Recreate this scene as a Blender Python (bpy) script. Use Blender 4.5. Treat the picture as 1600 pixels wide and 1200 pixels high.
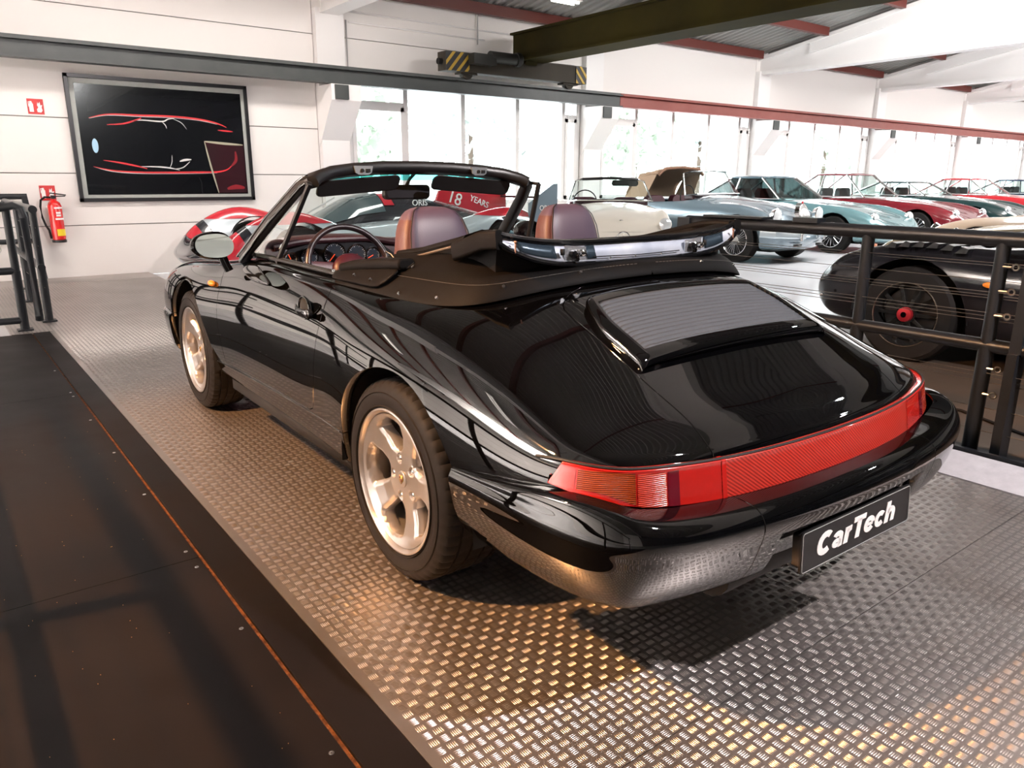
import bpy, bmesh, math, random
import numpy as np
from mathutils import Vector, Matrix
PI=math.pi
random.seed(4)
for o in list(bpy.data.objects): bpy.data.objects.remove(o,do_unlink=True)
S=bpy.context.scene; COL=S.collection
# ---------------------------------------------------------------- camera
def set_camera():
    yaw,pitch,roll=-.6415-.0123,-.2661,.005
    a=-.0123
    cx,cy,cz=-1.8,-1.9482,1.2211
    loc=Vector((math.cos(a)*cx-math.sin(a)*cy, math.sin(a)*cx+math.cos(a)*cy, cz))
    f=Vector((-math.sin(yaw)*math.cos(pitch),math.cos(yaw)*math.cos(pitch),math.sin(pitch)))
    r=Vector((math.cos(yaw),math.sin(yaw),0)); u=r.cross(f)
    r2=math.cos(roll)*r+math.sin(roll)*u; u2=-math.sin(roll)*r+math.cos(roll)*u
    cam=bpy.data.cameras.new('camera'); o=bpy.data.objects.new('camera',cam); COL.objects.link(o)
    m=Matrix((r2,u2,-f)).transposed().to_4x4(); m.translation=loc; o.matrix_world=m
    cam.sensor_width=36; cam.lens=36*1180.5/1600; cam.clip_start=.02; cam.clip_end=200
    S.camera=o
set_camera()
# ---------------------------------------------------------------- world, lights, exposure
S.view_settings.view_transform='Standard'; S.view_settings.look='None'
S.view_settings.gamma=1; S.view_settings.use_curve_mapping=False
S.view_settings.exposure=0.75
W=bpy.data.worlds.new('world'); S.world=W; W.use_nodes=True
wn=W.node_tree; wn.nodes.clear()
wo=wn.nodes.new('ShaderNodeOutputWorld'); wb=wn.nodes.new('ShaderNodeBackground')
tc=wn.nodes.new('ShaderNodeTexCoord'); sp=wn.nodes.new('ShaderNodeSeparateXYZ'); rp=wn.nodes.new('ShaderNodeValToRGB')
rp.color_ramp.elements[0].position=.45; rp.color_ramp.elements[0].color=(.62,.66,.66,1)
rp.color_ramp.elements[1].position=.56; rp.color_ramp.elements[1].color=(.93,.97,1,1)
mm=wn.nodes.new('ShaderNodeMath'); mm.operation='MULTIPLY_ADD'; mm.inputs[1].default_value=.5; mm.inputs[2].default_value=.5
wn.links.new(tc.outputs['Generated'],sp.inputs[0]); wn.links.new(sp.outputs['Z'],mm.inputs[0]); wn.links.new(mm.outputs[0],rp.inputs[0])
wn.links.new(rp.outputs[0],wb.inputs[0]); wb.inputs[1].default_value=7.5; wn.links.new(wb.outputs[0],wo.inputs[0])
def lamp(kind,name,loc,energy,color,size=.1,target=None,angle=None,blend=.3,sizey=None,portal=False):
    d=bpy.data.lights.new(name,kind); d.energy=energy; d.color=color
    if kind=='AREA':
        d.shape='RECTANGLE' if sizey else 'DISK'; d.size=size
        if sizey: d.size_y=sizey
        if portal: d.cycles.is_portal=True
    else: d.shadow_soft_size=size
    if kind=='SPOT': d.spot_size=angle; d.spot_blend=blend
    o=bpy.data.objects.new(name,d); COL.objects.link(o); o.location=loc
    if target is not None: o.rotation_euler=(Vector(target)-Vector(loc)).to_track_quat('-Z','Y').to_euler()
    return o
ORANGE=(-3.35,.75,3.2); NEUTRAL=(1.3,-3.1,3.75)
lamp('SPOT','warm_spotlight',ORANGE,1000,(1,.48,.17),.06,(-1.2,.3,0),1.32,.45)
lamp('SPOT','cool_spotlight',NEUTRAL,680,(1,.92,.92),.05,(0,0,.4),2.0,.6)
HALLSPOT=(5.3,-1.5,3.7)
lamp('SPOT','hall_spotlight',HALLSPOT,70,(.86,.92,1),.045,(0,-.6,.6),1.0,.6)
lamp('AREA','fill_light_left',(-5.6,3.0,3.9),1900,(1,.90,.82),1.2,sizey=5,target=(-8.6,3.0,.5))  # added fill out of view, aimed at the left wall to brighten flank reflections
lamp('AREA','fill_light_hall',(11,3.0,4.0),430,(1,.97,.95),9,sizey=1.2,target=(11,6.5,0))  # added soft fill, tilted to brighten the hall's back wall
lamp('AREA','fill_light_back',(1.2,6.9,3.35),60,(1,.92,.86),5,sizey=.3,target=(1.2,8.2,0))  # weak added fill for the wall behind the car, no fitting
lamp('AREA','fill_light_far',(27,3.0,4.0),950,(1,.98,.96),20,sizey=1.2,target=(27,6.5,0))  # added fill brightening the far stretch of the back wall
# ---------------------------------------------------------------- materials
MATS={}
def mat(name,base=(.5,.5,.5),rough=.5,metal=0,coat=0,emis=None,es=0,trans=0,ior=1.45,alpha=1,spec=.5,noise=None,bump=None,sheen=0):
    if name in MATS: return MATS[name]
    m=bpy.data.materials.new(name); m.use_nodes=True; nt=m.node_tree; b=nt.nodes['Principled BSDF']
    b.inputs['Base Color'].default_value=(*base,1); b.inputs['Roughness'].default_value=rough; b.inputs['Metallic'].default_value=metal
    b.inputs['Coat Weight'].default_value=coat; b.inputs['Coat Roughness'].default_value=.015
    b.inputs['Transmission Weight'].default_value=trans; b.inputs['IOR'].default_value=ior; b.inputs['Alpha'].default_value=alpha
    b.inputs['Specular IOR Level'].default_value=spec
    if emis: b.inputs['Emission Color'].default_value=(*emis,1); b.inputs['Emission Strength'].default_value=es
    if noise:  # (scale, amount, colour2)
        t=nt.nodes.new('ShaderNodeTexCoord'); n=nt.nodes.new('ShaderNodeTexNoise'); n.inputs['Scale'].default_value=noise[0]; n.inputs['Detail'].default_value=5
        r=nt.nodes.new('ShaderNodeValToRGB'); r.color_ramp.elements[0].position=.5-noise[1]/2; r.color_ramp.elements[1].position=.5+noise[1]/2
        r.color_ramp.elements[0].color=(*base,1); r.color_ramp.elements[1].color=(*noise[2],1)
        nt.links.new(t.outputs['Object'],n.inputs['Vector']); nt.links.new(n.outputs[0],r.inputs[0]); nt.links.new(r.outputs[0],b.inputs['Base Color'])
        if len(noise)>3:
            rr=nt.nodes.new('ShaderNodeMapRange'); rr.inputs[3].default_value=rough-noise[3]; rr.inputs[4].default_value=rough+noise[3]
            rr.inputs[1].default_value=.35; rr.inputs[2].default_value=.65
            nt.links.new(n.outputs[0],rr.inputs[0]); nt.links.new(rr.outputs[0],b.inputs['Roughness'])
    if bump:   # (scale, distance)
        t=nt.nodes.new('ShaderNodeTexCoord'); n=nt.nodes.new('ShaderNodeTexNoise'); n.inputs['Scale'].default_value=bump[0]; n.inputs['Detail'].default_value=3
        k=nt.nodes.new('ShaderNodeBump'); k.inputs['Distance'].default_value=bump[1]; k.inputs['Strength'].default_value=.6
        nt.links.new(t.outputs['Object'],n.inputs['Vector']); nt.links.new(n.outputs[0],k.inputs['Height']); nt.links.new(k.outputs[0],b.inputs['Normal'])
    MATS[name]=m; return m
paint=mat('black_paint',(.0012,.0012,.0015),.02,spec=.85)
under=mat('underbody_black',(.006,.006,.006),.8)
rubber=mat('tyre_rubber',(.013,.0115,.011),.6,spec=.15,bump=(60,.0006))
rim_m=mat('silver_wheel_paint',(.44,.42,.41),.28,metal=.75,coat=.5)
trimblk=mat('satin_black_trim',(.012,.012,.013),.35)
gloss=mat('gloss_black',(.006,.006,.007),.08,coat=.5)
leather=mat('black_leather',(.0045,.0038,.0036),.6,spec=.1,bump=(350,.0008))
burg=mat('burgundy_leather',(.045,.008,.016),.4,bump=(250,.0006))
burgd=mat('dark_burgundy_vinyl',(.03,.008,.012),.45,bump=(250,.0006))
lilac=mat('mauve_leather',(.080,.052,.078),.42,bump=(250,.0006))
tanm=mat('red_brown_leather',(.075,.026,.022),.5,bump=(250,.0006))
chrome=mat('chrome',(.8,.8,.8),.08,metal=1)
steel=mat('bare_aluminium',(.6,.63,.66),.22,metal=1,noise=(9,.5,(.4,.45,.5)))
white=mat('white_wall_paint',(.80,.765,.74),.55,bump=(30,.0006))
whiteb=mat('white_beam_paint',(.82,.80,.79),.5)
grey=mat('grey_joint',(.25,.24,.23),.7)
darksteel=mat('black_painted_steel',(.010,.0115,.014),.36,spec=.4)
railst=mat('grey_green_steel',(.035,.042,.042),.4,noise=(4,.5,(.055,.06,.058)))
redst=mat('red_oxide_steel',(.22,.045,.035),.45,noise=(3,.5,(.27,.07,.055)))
glass=None
def glassmat(name,tint,ior=1.45,rough=0.0,mix=.9,pw=5):
    m=bpy.data.materials.new(name); m.use_nodes=True; nt=m.node_tree; nt.nodes.clear()
    o=nt.nodes.new('ShaderNodeOutputMaterial'); g=nt.nodes.new('ShaderNodeBsdfGlossy'); t=nt.nodes.new('ShaderNodeBsdfTransparent'); x=nt.nodes.new('ShaderNodeMixShader'); f=nt.nodes.new('ShaderNodeFresnel')
    g.inputs['Roughness'].default_value=rough; t.inputs[0].default_value=(*tint,1); nt.nodes.remove(f)
    lw_=nt.nodes.new('ShaderNodeLayerWeight'); lw_.inputs[0].default_value=.5; p=nt.nodes.new('ShaderNodeMath'); p.operation='POWER'; p.inputs[1].default_value=pw; q=nt.nodes.new('ShaderNodeMath'); q.operation='MULTIPLY_ADD'; q.inputs[1].default_value=.9; q.inputs[2].default_value=.05
    nt.links.new(lw_.outputs['Facing'],p.inputs[0]); nt.links.new(p.outputs[0],q.inputs[0]); nt.links.new(q.outputs[0],x.inputs[0]); nt.links.new(t.outputs[0],x.inputs[1]); nt.links.new(g.outputs[0],x.inputs[2]); nt.links.new(x.outputs[0],o.inputs[0])
    return m
glass=glassmat('clear_glass',(.93,.97,.96)); carglass=glassmat('car_glass',(.84,.93,.91))
darkglass=glassmat('dark_car_glass',(.12,.16,.16))
# ---------------------------------------------------------------- mesh helpers
def new_obj(name,me,m,parent=None):
    o=bpy.data.objects.new(name,me); COL.objects.link(o)
    if m is not None:
        for q in (m if isinstance(m,(list,tuple)) else [m]): me.materials.append(q)
    if parent is not None: o.parent=parent
    return o
def tag(o,label=None,cat=None,group=None,kind=None):
    if label: o['label']=label
    if cat: o['category']=cat
    if group: o['group']=group
    if kind: o['kind']=kind
    return o
def empty(name,loc=(0,0,0),rz=0,parent=None):
    o=bpy.data.objects.new(name,None); COL.objects.link(o); o.location=loc; o.rotation_euler=(0,0,rz); o.empty_display_size=.1
    if parent is not None: o.parent=parent
    return o
class MB:
    def __init__(s): s.v=[]; s.f=[]; s.mi=[]; s.cur=0
    def add(s,vs,fs):
        b=len(s.v); s.v+= [tuple(map(float,p)) for p in vs]; s.f+=[[b+i for i in f] for f in fs]; s.mi+=[s.cur]*len(fs); return s
    def box(s,c,d,rot=None):
        hx,hy,hz=d[0]/2,d[1]/2,d[2]/2
        vs=[Vector((x*hx,y*hy,z*hz)) for x in(-1,1) for y in(-1,1) for z in(-1,1)]
        if rot is not None: vs=[rot@v for v in vs]
        vs=[v+Vector(c) for v in vs]
        return s.add(vs,[(0,1,3,2),(4,6,7,5),(0,4,5,1),(2,3,7,6),(0,2,6,4),(1,5,7,3)])
    def b2(s,a,b):
        return s.box([(a[i]+b[i])/2 for i in range(3)],[abs(b[i]-a[i]) for i in range(3)])
    def sweep(s,path,prof,up=(0,0,1),closed=False,caps=True,scale=None):
        P=[Vector(p) for p in path]; n=len(P); k=len(prof); vs=[]
        for i,p in enumerate(P):
            if closed: t=P[(i+1)%n]-P[i-1]
            else: t=(P[min(i+1,n-1)]-P[max(i-1,0)])
            t.normalize(); u=Vector(up if not callable(up) else up(i)); x=t.cross(u)
            if x.length<1e-4: x=t.cross(Vector((0,1,0)))
            x.normalize(); u=x.cross(t); sc=scale(i/(n-1)) if scale else 1
            for a,b in prof: vs.append(p+x*a*sc+u*b*sc)
        fs=[]
        for i in range(n if closed else n-1):
            j=(i+1)%n
            for q in range(k):
                r=(q+1)%k; fs.append((i*k+q,i*k+r,j*k+r,j*k+q))
        if caps and not closed: fs.append(list(range(k))[::-1]); fs.append([(n-1)*k+q for q in range(k)])
        return s.add(vs,fs)
    def tube(s,path,r,k=12,closed=False,up=(0,0,1),scale=None):
        return s.sweep(path,[(r*math.cos(2*PI*q/k),r*math.sin(2*PI*q/k)) for q in range(k)],up,closed,True,scale)
    def cyl(s,a,b,r,k=24,r2=None):
        a=Vector(a);b=Vector(b);t=(b-a).normalized(); x=t.orthogonal().normalized(); y=t.cross(x); r2=r if r2 is None else r2
        vs=[p+(x*math.cos(2*PI*q/k)+y*math.sin(2*PI*q/k))*rr for p,rr in((a,r),(b,r2)) for q in range(k)]
        return s.add(vs,[(q,(q+1)%k,k+(q+1)%k,k+q) for q in range(k)]+[list(range(k))[::-1],list(range(k,2*k))])
    def lathe(s,prof,c,axis,k=48,caps=False,dr=None,t0=0,t1=2*PI):
        a=Vector(axis).normalized(); x=a.orthogonal().normalized() if abs(a.x)<.9 else Vector((0,1,0)); y=a.cross(x); vs=[]; full=abs(t1-t0-2*PI)<1e-6; kk=k if full else k+1
        for i,(h,r) in enumerate(prof):
            for q in range(kk):
                t=t0+(t1-t0)*q/k; rr=r+(dr(i,q) if dr else 0)
                vs.append(Vector(c)+a*h+(x*math.cos(t)+y*math.sin(t))*rr)
        fs=[(i*kk+q,i*kk+(q+1)%kk,(i+1)*kk+(q+1)%kk,(i+1)*kk+q) for i in range(len(prof)-1) for q in range(k)]
        if caps: fs+= [list(range(kk))[::-1],[(len(prof)-1)*kk+q for q in range(kk)]]
        return s.add(vs,fs)
    def ell(s,c,r,k=24,m=12,rot=None):
        vs=[];
        for i in range(m+1):
            ph=-PI/2+PI*i/m
            for q in range(k):
                t=2*PI*q/k; v=Vector((r[0]*math.cos(ph)*math.cos(t),r[1]*math.cos(ph)*math.sin(t),r[2]*math.sin(ph)))
                if rot is not None: v=rot@v
                vs.append(v+Vector(c))
        return s.add(vs,[(i*k+q,i*k+(q+1)%k,(i+1)*k+(q+1)%k,(i+1)*k+q) for i in range(m) for q in range(k)])
    def prism(s,poly,fn,h0,h1):
        k=len(poly); vs=[fn(a,b,h0) for a,b in poly]+[fn(a,b,h1) for a,b in poly]
        return s.add(vs,[list(range(k))[::-1],list(range(k,2*k))]+[(q,(q+1)%k,k+(q+1)%k,k+q) for q in range(k)])
    def grid(s,rows):
        n=len(rows);k=len(rows[0]); return s.add([p for r in rows for p in r],[(i*k+j,i*k+j+1,(i+1)*k+j+1,(i+1)*k+j) for i in range(n-1) for j in range(k-1)])
    def build(s,name,m,parent=None,smooth=True,bevel=0,solid=0,angle=35,subs=0,weld=False):
        me=bpy.data.meshes.new(name); me.from_pydata(s.v,[],s.f); o=new_obj(name,me,m,parent)
        if any(s.mi): me.polygons.foreach_set('material_index',s.mi)
        bm=bmesh.new(); bm.from_mesh(me)
        if weld: bmesh.ops.remove_doubles(bm,verts=bm.verts,dist=1e-5)
        bmesh.ops.recalc_face_normals(bm,faces=bm.faces)
        for e in bm.edges:
            if len(e.link_faces)==2 and e.calc_face_angle(0)>math.radians(angle): e.smooth=False
        bm.to_mesh(me); bm.free()
        if smooth: me.polygons.foreach_set('use_smooth',[True]*len(me.polygons))
        if solid: q=o.modifiers.new('solid','SOLIDIFY'); q.thickness=solid; q.offset=0
        if bevel: q=o.modifiers.new('bevel','BEVEL'); q.width=bevel; q.segments=2; q.limit_method='ANGLE'; q.angle_limit=math.radians(40)
        if subs: q=o.modifiers.new('sub','SUBSURF'); q.levels=subs; q.render_levels=subs
        return o
def rrect(w,h,r,n=5):
    out=[]
    for cx,cy,a in((w/2-r,h/2-r,0),(-w/2+r,h/2-r,90),(-w/2+r,-h/2+r,180),(w/2-r,-h/2+r,270)):
        for i in range(n+1):
            t=math.radians(a+90*i/n); out.append((cx+r*math.cos(t),cy+r*math.sin(t)))
    return out
def text_obj(name,body,size,m,parent,M,ext=.001,shear=0,space=1,bold=0,align='CENTER'):
    cu=bpy.data.curves.new(name,'FONT'); cu.body=body; cu.size=size; cu.extrude=ext; cu.align_x=align; cu.align_y='CENTER'; cu.shear=shear; cu.space_character=space; cu.offset=bold; cu.resolution_u=3
    o=bpy.data.objects.new('tmp',cu); COL.objects.link(o); dg=bpy.context.evaluated_depsgraph_get(); me=bpy.data.meshes.new_from_object(o.evaluated_get(dg))
    bpy.data.objects.remove(o,do_unlink=True); me.name=name; me.materials.clear()
    t=new_obj(name,me,m,parent); t.matrix_local=M; return t
def frame(o,x,y):
    x=Vector(x).normalized(); z=x.cross(Vector(y)).normalized(); y=z.cross(x); m=Matrix((x,y,z)).transposed().to_4x4(); m.translation=Vector(o); return m
# ---------------------------------------------------------------- spline surfaces and clipping
def bbasis(n,t,d=0):
    k=3; kn=np.concatenate([[0]*k,np.linspace(0,n-k,n-k+1),[n-k]*k]); t=np.clip(np.asarray(t,float),0,n-k-1e-9)
    B=np.zeros((len(t),len(kn)-1))
    for i in range(len(kn)-1): B[:,i]=(t>=kn[i])&(t<kn[i+1])
    Bs=[B]
    for p in range(1,k+1):
        Bn=np.zeros((len(t),len(kn)-1-p))
        for i in range(len(kn)-1-p):
            a=kn[i+p]-kn[i]; b=kn[i+p+1]-kn[i+1]
            if a>0: Bn[:,i]+=(t-kn[i])/a*Bs[-1][:,i]
            if b>0: Bn[:,i]+=(kn[i+p+1]-t)/b*Bs[-1][:,i+1]
        Bs.append(Bn)
    if d==0: return Bs[3]
    D=np.zeros((len(t),n))
    for i in range(n):
        a=kn[i+3]-kn[i]; b=kn[i+4]-kn[i+1]
        if a>0: D[:,i]+=3/a*Bs[2][:,i]
        if b>0: D[:,i]-=3/b*Bs[2][:,i+1]
    return D
def greville(n):
    kn=np.concatenate([[0]*3,np.linspace(0,n-3,n-2),[n-3]*3]); return np.array([(kn[i+1]+kn[i+2]+kn[i+3])/3 for i in range(n)])
def fitnet(T,relax=.75,it=2):
    T=np.array(T,float); P=T.copy(); Bu=bbasis(T.shape[0],greville(T.shape[0])); Bv=bbasis(T.shape[1],greville(T.shape[1]))
    for _ in range(it): P=P+relax*(T-np.einsum('ai,ijk,bj->abk',Bu,P,Bv))
    return P
class Surf:
    def __init__(s,P,N,F): s.P=P; s.N=N; s.F=F
    def copy(s): return Surf(s.P.copy(),s.N.copy(),[list(f) for f in s.F])
def evalnet(P,nu,nv,flip=False):
    a,b=P.shape[:2]; tu=np.linspace(0,a-3,nu); tv=np.linspace(0,b-3,nv)
    Bu,Bv=bbasis(a,tu),bbasis(b,tv); Du,Dv=bbasis(a,tu,1),bbasis(b,tv,1)
    Q=np.einsum('ai,ijk,bj->abk',Bu,P,Bv); A=np.einsum('ai,ijk,bj->abk',Du,P,Bv); C=np.einsum('ai,ijk,bj->abk',Bu,P,Dv)
    N=np.cross(A,C); L=np.linalg.norm(N,axis=2,keepdims=True); N=N/np.maximum(L,1e-9)
    if flip: N=-N
    F=[]
    for i in range(nu-1):
        for j in range(nv-1):
            q=[i*nv+j,i*nv+j+1,(i+1)*nv+j+1,(i+1)*nv+j]; F.append(q if flip else q[::-1])
    return Surf(Q.reshape(-1,3),N.reshape(-1,3),F)
def clip(s,fn):
    v=fn(s.P); v=np.where(np.abs(v)<1e-7,1e-7,v); pos=v>0; P=list(s.P); N=list(s.N); F=[]; cache={}
    for f in s.F:
        c=sum(pos[i] for i in f)
        if c==len(f): F.append(f); continue
        if c==0: continue
        o=[]
        for q in range(len(f)):
            a,b=f[q],f[(q+1)%len(f)]
            if pos[a]: o.append(a)
            if pos[a]!=pos[b]:
                k=(a,b) if a<b else (b,a)
                if k not in cache:
                    t=v[k[0]]/(v[k[0]]-v[k[1]]); p=s.P[k[0]]*(1-t)+s.P[k[1]]*t
                    n=s.N[k[0]]*(1-t)+s.N[k[1]]*t; n=n/max(np.linalg.norm(n),1e-9); cache[k]=len(P); P.append(p); N.append(n)
                o.append(cache[k])
        if len(o)>2: F.append(o)
    P=np.array(P);N=np.array(N); used=sorted({i for f in F for i in f}); m={u:i for i,u in enumerate(used)}
    return Surf(P[used],N[used],[[m[i] for i in f] for f in F])
def mirrored(s):
    P=s.P.copy();N=s.N.copy();P[:,0]*=-1;N[:,0]*=-1; return Surf(P,N,[f[::-1] for f in s.F])
def joined(a,b):
    k=len(a.P); return Surf(np.vstack([a.P,b.P]),np.vstack([a.N,b.N]),a.F+[[i+k for i in f] for f in b.F])
def offset(s,d): return Surf(s.P+s.N*d,s.N,s.F)
def flange(s,d=.012,direc=None,skipx0=True):
    """turn the open edges of a panel inwards"""
    E={}
    for f in s.F:
        for q in range(len(f)):
            a,b=f[q],f[(q+1)%len(f)]; E[(a,b)]=E.get((a,b),0)+1
    P=[];N=[];F=[];k=len(s.P)
    for (a,b) in E:
        if (b,a) in E: continue
        pa,pb=s.P[a],s.P[b]
        if skipx0 and abs(pa[0])<1e-5 and abs(pb[0])<1e-5: continue
        da=(-s.N[a]*d) if direc is None else direc(pa,s.N[a]); db=(-s.N[b]*d) if direc is None else direc(pb,s.N[b])
        n=np.cross(pb-pa,da); L=np.linalg.norm(n)
        if L<1e-12: continue
        n=n/L; i=k+len(P); P+=[pb,pa,pa+da,pb+db]; N+=[-n]*4; F.append([i,i+1,i+2,i+3])
        N[-4]=N[-3]=(-n*.5+s.N[a]*.5)/max(np.linalg.norm(-n*.5+s.N[a]*.5),1e-9)
    if not P: return s
    return Surf(np.vstack([s.P,np.array(P)]),np.vstack([s.N,np.array(N)]),s.F+F)
def surf_obj(name,s,m,parent=None):
    me=bpy.data.meshes.new(name); me.from_pydata(s.P.tolist(),[],s.F)
    me.polygons.foreach_set('use_smooth',[True]*len(me.polygons)); me.normals_split_custom_set_from_vertices(s.N.tolist())
    return new_obj(name,me,m,parent)
# ================================================================ the black convertible
CAR=empty('convertible_car',(0,0,.0024),-.0123)
tag(CAR,'glossy black open-top convertible sports car seen from behind, parked on the chequer plate platform','car')
def cp(name,mb,m,parent=CAR,**k): return mb.build(name,m,parent,**k)
# rings: underside, sill, rocker, low side, widest, upper side, crown out, crown, crown in, deck, near centre, centre
NET=[
 [(.0,2.95,.20),(0,3.03,.22),(0,3.10,.30),(0,3.13,.40),(0,3.12,.48),(0,3.09,.53),(0,3.05,.56),(0,3.0,.585),(0,2.93,.605),(0,2.87,.62),(0,2.82,.63),(0,2.78,.64)],
 [(.30,2.94,.20),(.33,3.02,.22),(.36,3.09,.30),(.37,3.12,.40),(.37,3.11,.48),(.37,3.08,.53),(.36,3.05,.56),(.34,2.99,.59),(.29,2.92,.607),(.21,2.86,.622),(.11,2.80,.638),(0,2.74,.652)],
 [(.50,2.86,.20),(.60,2.93,.22),(.655,2.99,.30),(.675,3.02,.40),(.685,3.015,.50),(.68,2.99,.575),(.66,2.95,.63),(.61,2.91,.665),(.52,2.87,.645),(.40,2.81,.635),(.21,2.76,.655),(0,2.68,.672)],
 [(.60,2.70,.20),(.70,2.76,.22),(.755,2.80,.30),(.78,2.83,.41),(.79,2.83,.52),(.78,2.81,.61),(.745,2.79,.685),(.67,2.77,.73),(.57,2.73,.70),(.45,2.69,.665),(.24,2.64,.685),(0,2.58,.70)],
 [(.62,2.42,.20),(.73,2.45,.22),(.785,2.46,.30),(.812,2.47,.42),(.825,2.47,.54),(.81,2.47,.64),(.77,2.46,.725),(.69,2.45,.775),(.59,2.44,.75),(.47,2.42,.715),(.25,2.40,.735),(0,2.38,.745)],
 [(.62,2.10,.20),(.73,2.10,.22),(.785,2.10,.30),(.815,2.10,.42),(.828,2.10,.55),(.812,2.10,.66),(.775,2.10,.745),(.70,2.10,.80),(.60,2.10,.79),(.49,2.10,.775),(.26,2.10,.80),(0,2.10,.81)],
 [(.62,1.75,.20),(.72,1.75,.22),(.775,1.75,.30),(.802,1.75,.42),(.818,1.75,.56),(.805,1.75,.67),(.77,1.75,.76),(.715,1.75,.82),(.64,1.75,.838),(.5,1.75,.84),(.26,1.75,.86),(0,1.75,.865)],
 [(.62,1.35,.20),(.72,1.35,.22),(.77,1.35,.30),(.797,1.35,.42),(.813,1.35,.56),(.803,1.35,.68),(.775,1.35,.775),(.735,1.35,.84),(.68,1.35,.868),(.5,1.35,.872),(.26,1.35,.875),(0,1.35,.875)],
 [(.62,.95,.20),(.72,.95,.22),(.77,.95,.30),(.797,.95,.42),(.813,.95,.56),(.803,.95,.68),(.775,.95,.775),(.735,.95,.84),(.68,.95,.868),(.5,.95,.875),(.26,.95,.875),(0,.95,.875)],
 [(.62,.55,.20),(.73,.55,.22),(.78,.55,.30),(.803,.55,.42),(.818,.55,.56),(.808,.55,.68),(.78,.55,.77),(.735,.55,.835),(.68,.55,.866),(.5,.55,.878),(.26,.55,.88),(0,.55,.88)],
 [(.62,.25,.20),(.74,.25,.22),(.795,.25,.30),(.822,.25,.42),(.835,.25,.56),(.825,.25,.68),(.79,.25,.76),(.735,.25,.825),(.67,.25,.862),(.5,.24,.888),(.27,.22,.905),(0,.21,.91)],
 [(.62,-.02,.20),(.74,-.02,.22),(.80,-.02,.30),(.828,-.02,.42),(.84,-.02,.55),(.83,-.02,.665),(.792,-.02,.75),(.73,-.02,.812),(.66,-.02,.855),(.51,-.04,.895),(.28,-.07,.93),(0,-.09,.935)],
 [(.62,-.28,.20),(.73,-.28,.22),(.79,-.28,.30),(.82,-.28,.42),(.832,-.28,.54),(.82,-.28,.645),(.778,-.28,.725),(.71,-.28,.78),(.63,-.28,.825),(.49,-.29,.868),(.27,-.30,.90),(0,-.31,.908)],
 [(.60,-.50,.20),(.70,-.50,.22),(.765,-.50,.30),(.80,-.50,.42),(.815,-.50,.53),(.798,-.50,.618),(.752,-.50,.685),(.685,-.50,.73),(.60,-.50,.768),(.47,-.50,.80),(.26,-.50,.82),(0,-.50,.826)],
 [(.57,-.68,.20),(.66,-.68,.22),(.73,-.68,.30),(.77,-.68,.42),(.785,-.68,.52),(.768,-.68,.594),(.724,-.68,.644),(.655,-.68,.678),(.57,-.68,.703),(.45,-.68,.722),(.25,-.68,.735),(0,-.68,.739)],
 [(.50,-.78,.20),(.57,-.80,.22),(.64,-.81,.30),(.695,-.82,.42),(.722,-.82,.515),(.715,-.805,.596),(.678,-.795,.628),(.62,-.785,.652),(.54,-.78,.670),(.43,-.775,.684),(.24,-.77,.697),(0,-.765,.70)],
 [(.36,-.84,.20),(.40,-.86,.22),(.46,-.88,.30),(.50,-.895,.42),(.52,-.90,.51),(.52,-.885,.594),(.50,-.872,.615),(.46,-.862,.632),(.40,-.852,.648),(.32,-.842,.66),(.18,-.835,.669),(0,-.83,.672)],
 [(.18,-.86,.20),(.20,-.88,.22),(.24,-.90,.30),(.26,-.93,.42),(.27,-.94,.51),(.27,-.928,.592),(.26,-.915,.61),(.24,-.903,.622),(.21,-.893,.632),(.165,-.882,.641),(.09,-.872,.648),(0,-.862,.652)],
 [(0,-.86,.20),(0,-.88,.22),(0,-.905,.30),(0,-.935,.42),(0,-.948,.51),(0,-.938,.592),(0,-.928,.606),(0,-.918,.615),(0,-.908,.623),(0,-.898,.631),(0,-.888,.638),(0,-.878,.644)],
]
SH=evalnet(fitnet(NET),150,96,flip=True)
RA=(-.045,.297,.388); FA=(2.245,.31,.385)
farch_r=lambda P: np.where(P[:,0]<.45,1,np.hypot(P[:,1]-RA[0],P[:,2]-RA[1])-RA[2])
farch_f=lambda P: np.where(P[:,0]<.45,1,np.hypot(P[:,1]-FA[0],P[:,2]-FA[1])-FA[2])
base=clip(clip(SH,farch_r),farch_f)
def yfront(x): return 1.80-.30*(np.minimum(np.abs(x),.7)/.66)**2
def fcabin(P):   # >0 outside the cabin opening
    x=np.abs(P[:,0])/.652; yf=yfront(P[:,0]); yc=(yf+(-.06))/2; hl=(yf+.06)/2
    d=(x**6+(np.abs(P[:,1]-yc)/hl)**6)**(1/6)-1
    return np.where(P[:,2]<.70,1,d)
base=clip(base,fcabin)
zb=lambda y: .343-.028*(y-1.742)
frear=lambda P: P[:,1]-np.interp(P[:,2],[.33,.38,.42,.52,.64,.72,.77,.80,.83,.87],[.70,.63,.595,.545,.515,.505,.51,.52,.535,.565])
ffront=lambda P: np.interp(P[:,2],[.33,.50,.65,.74,.78,.82,.88],[1.70,1.69,1.685,1.685,1.71,1.77,1.80])-P[:,1]
G=.0022
fbot=lambda P: P[:,2]-zb(P[:,1])-.012
fdoor0=lambda P: np.minimum(np.minimum(frear(P),ffront(P)),np.minimum(fbot(P),P[:,0]-.6))
ftrim=lambda P: np.where(P[:,1]<-.2,-1,P[:,2]-zb(P[:,1]))
flid=lambda P: .0+np.minimum(.434-P[:,0]-np.maximum(0,P[:,1]+.42)**2*1.6, -.245-.10*(P[:,0]/.43)**4-P[:,1])
fhood=lambda P: np.minimum(.50-.02-P[:,0]-.10*np.maximum(0,P[:,1]-2.0)**2, np.minimum(P[:,1]-(yfront(P[:,0])+.12),2.93-P[:,1]-.25*P[:,0]**2))
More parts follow.
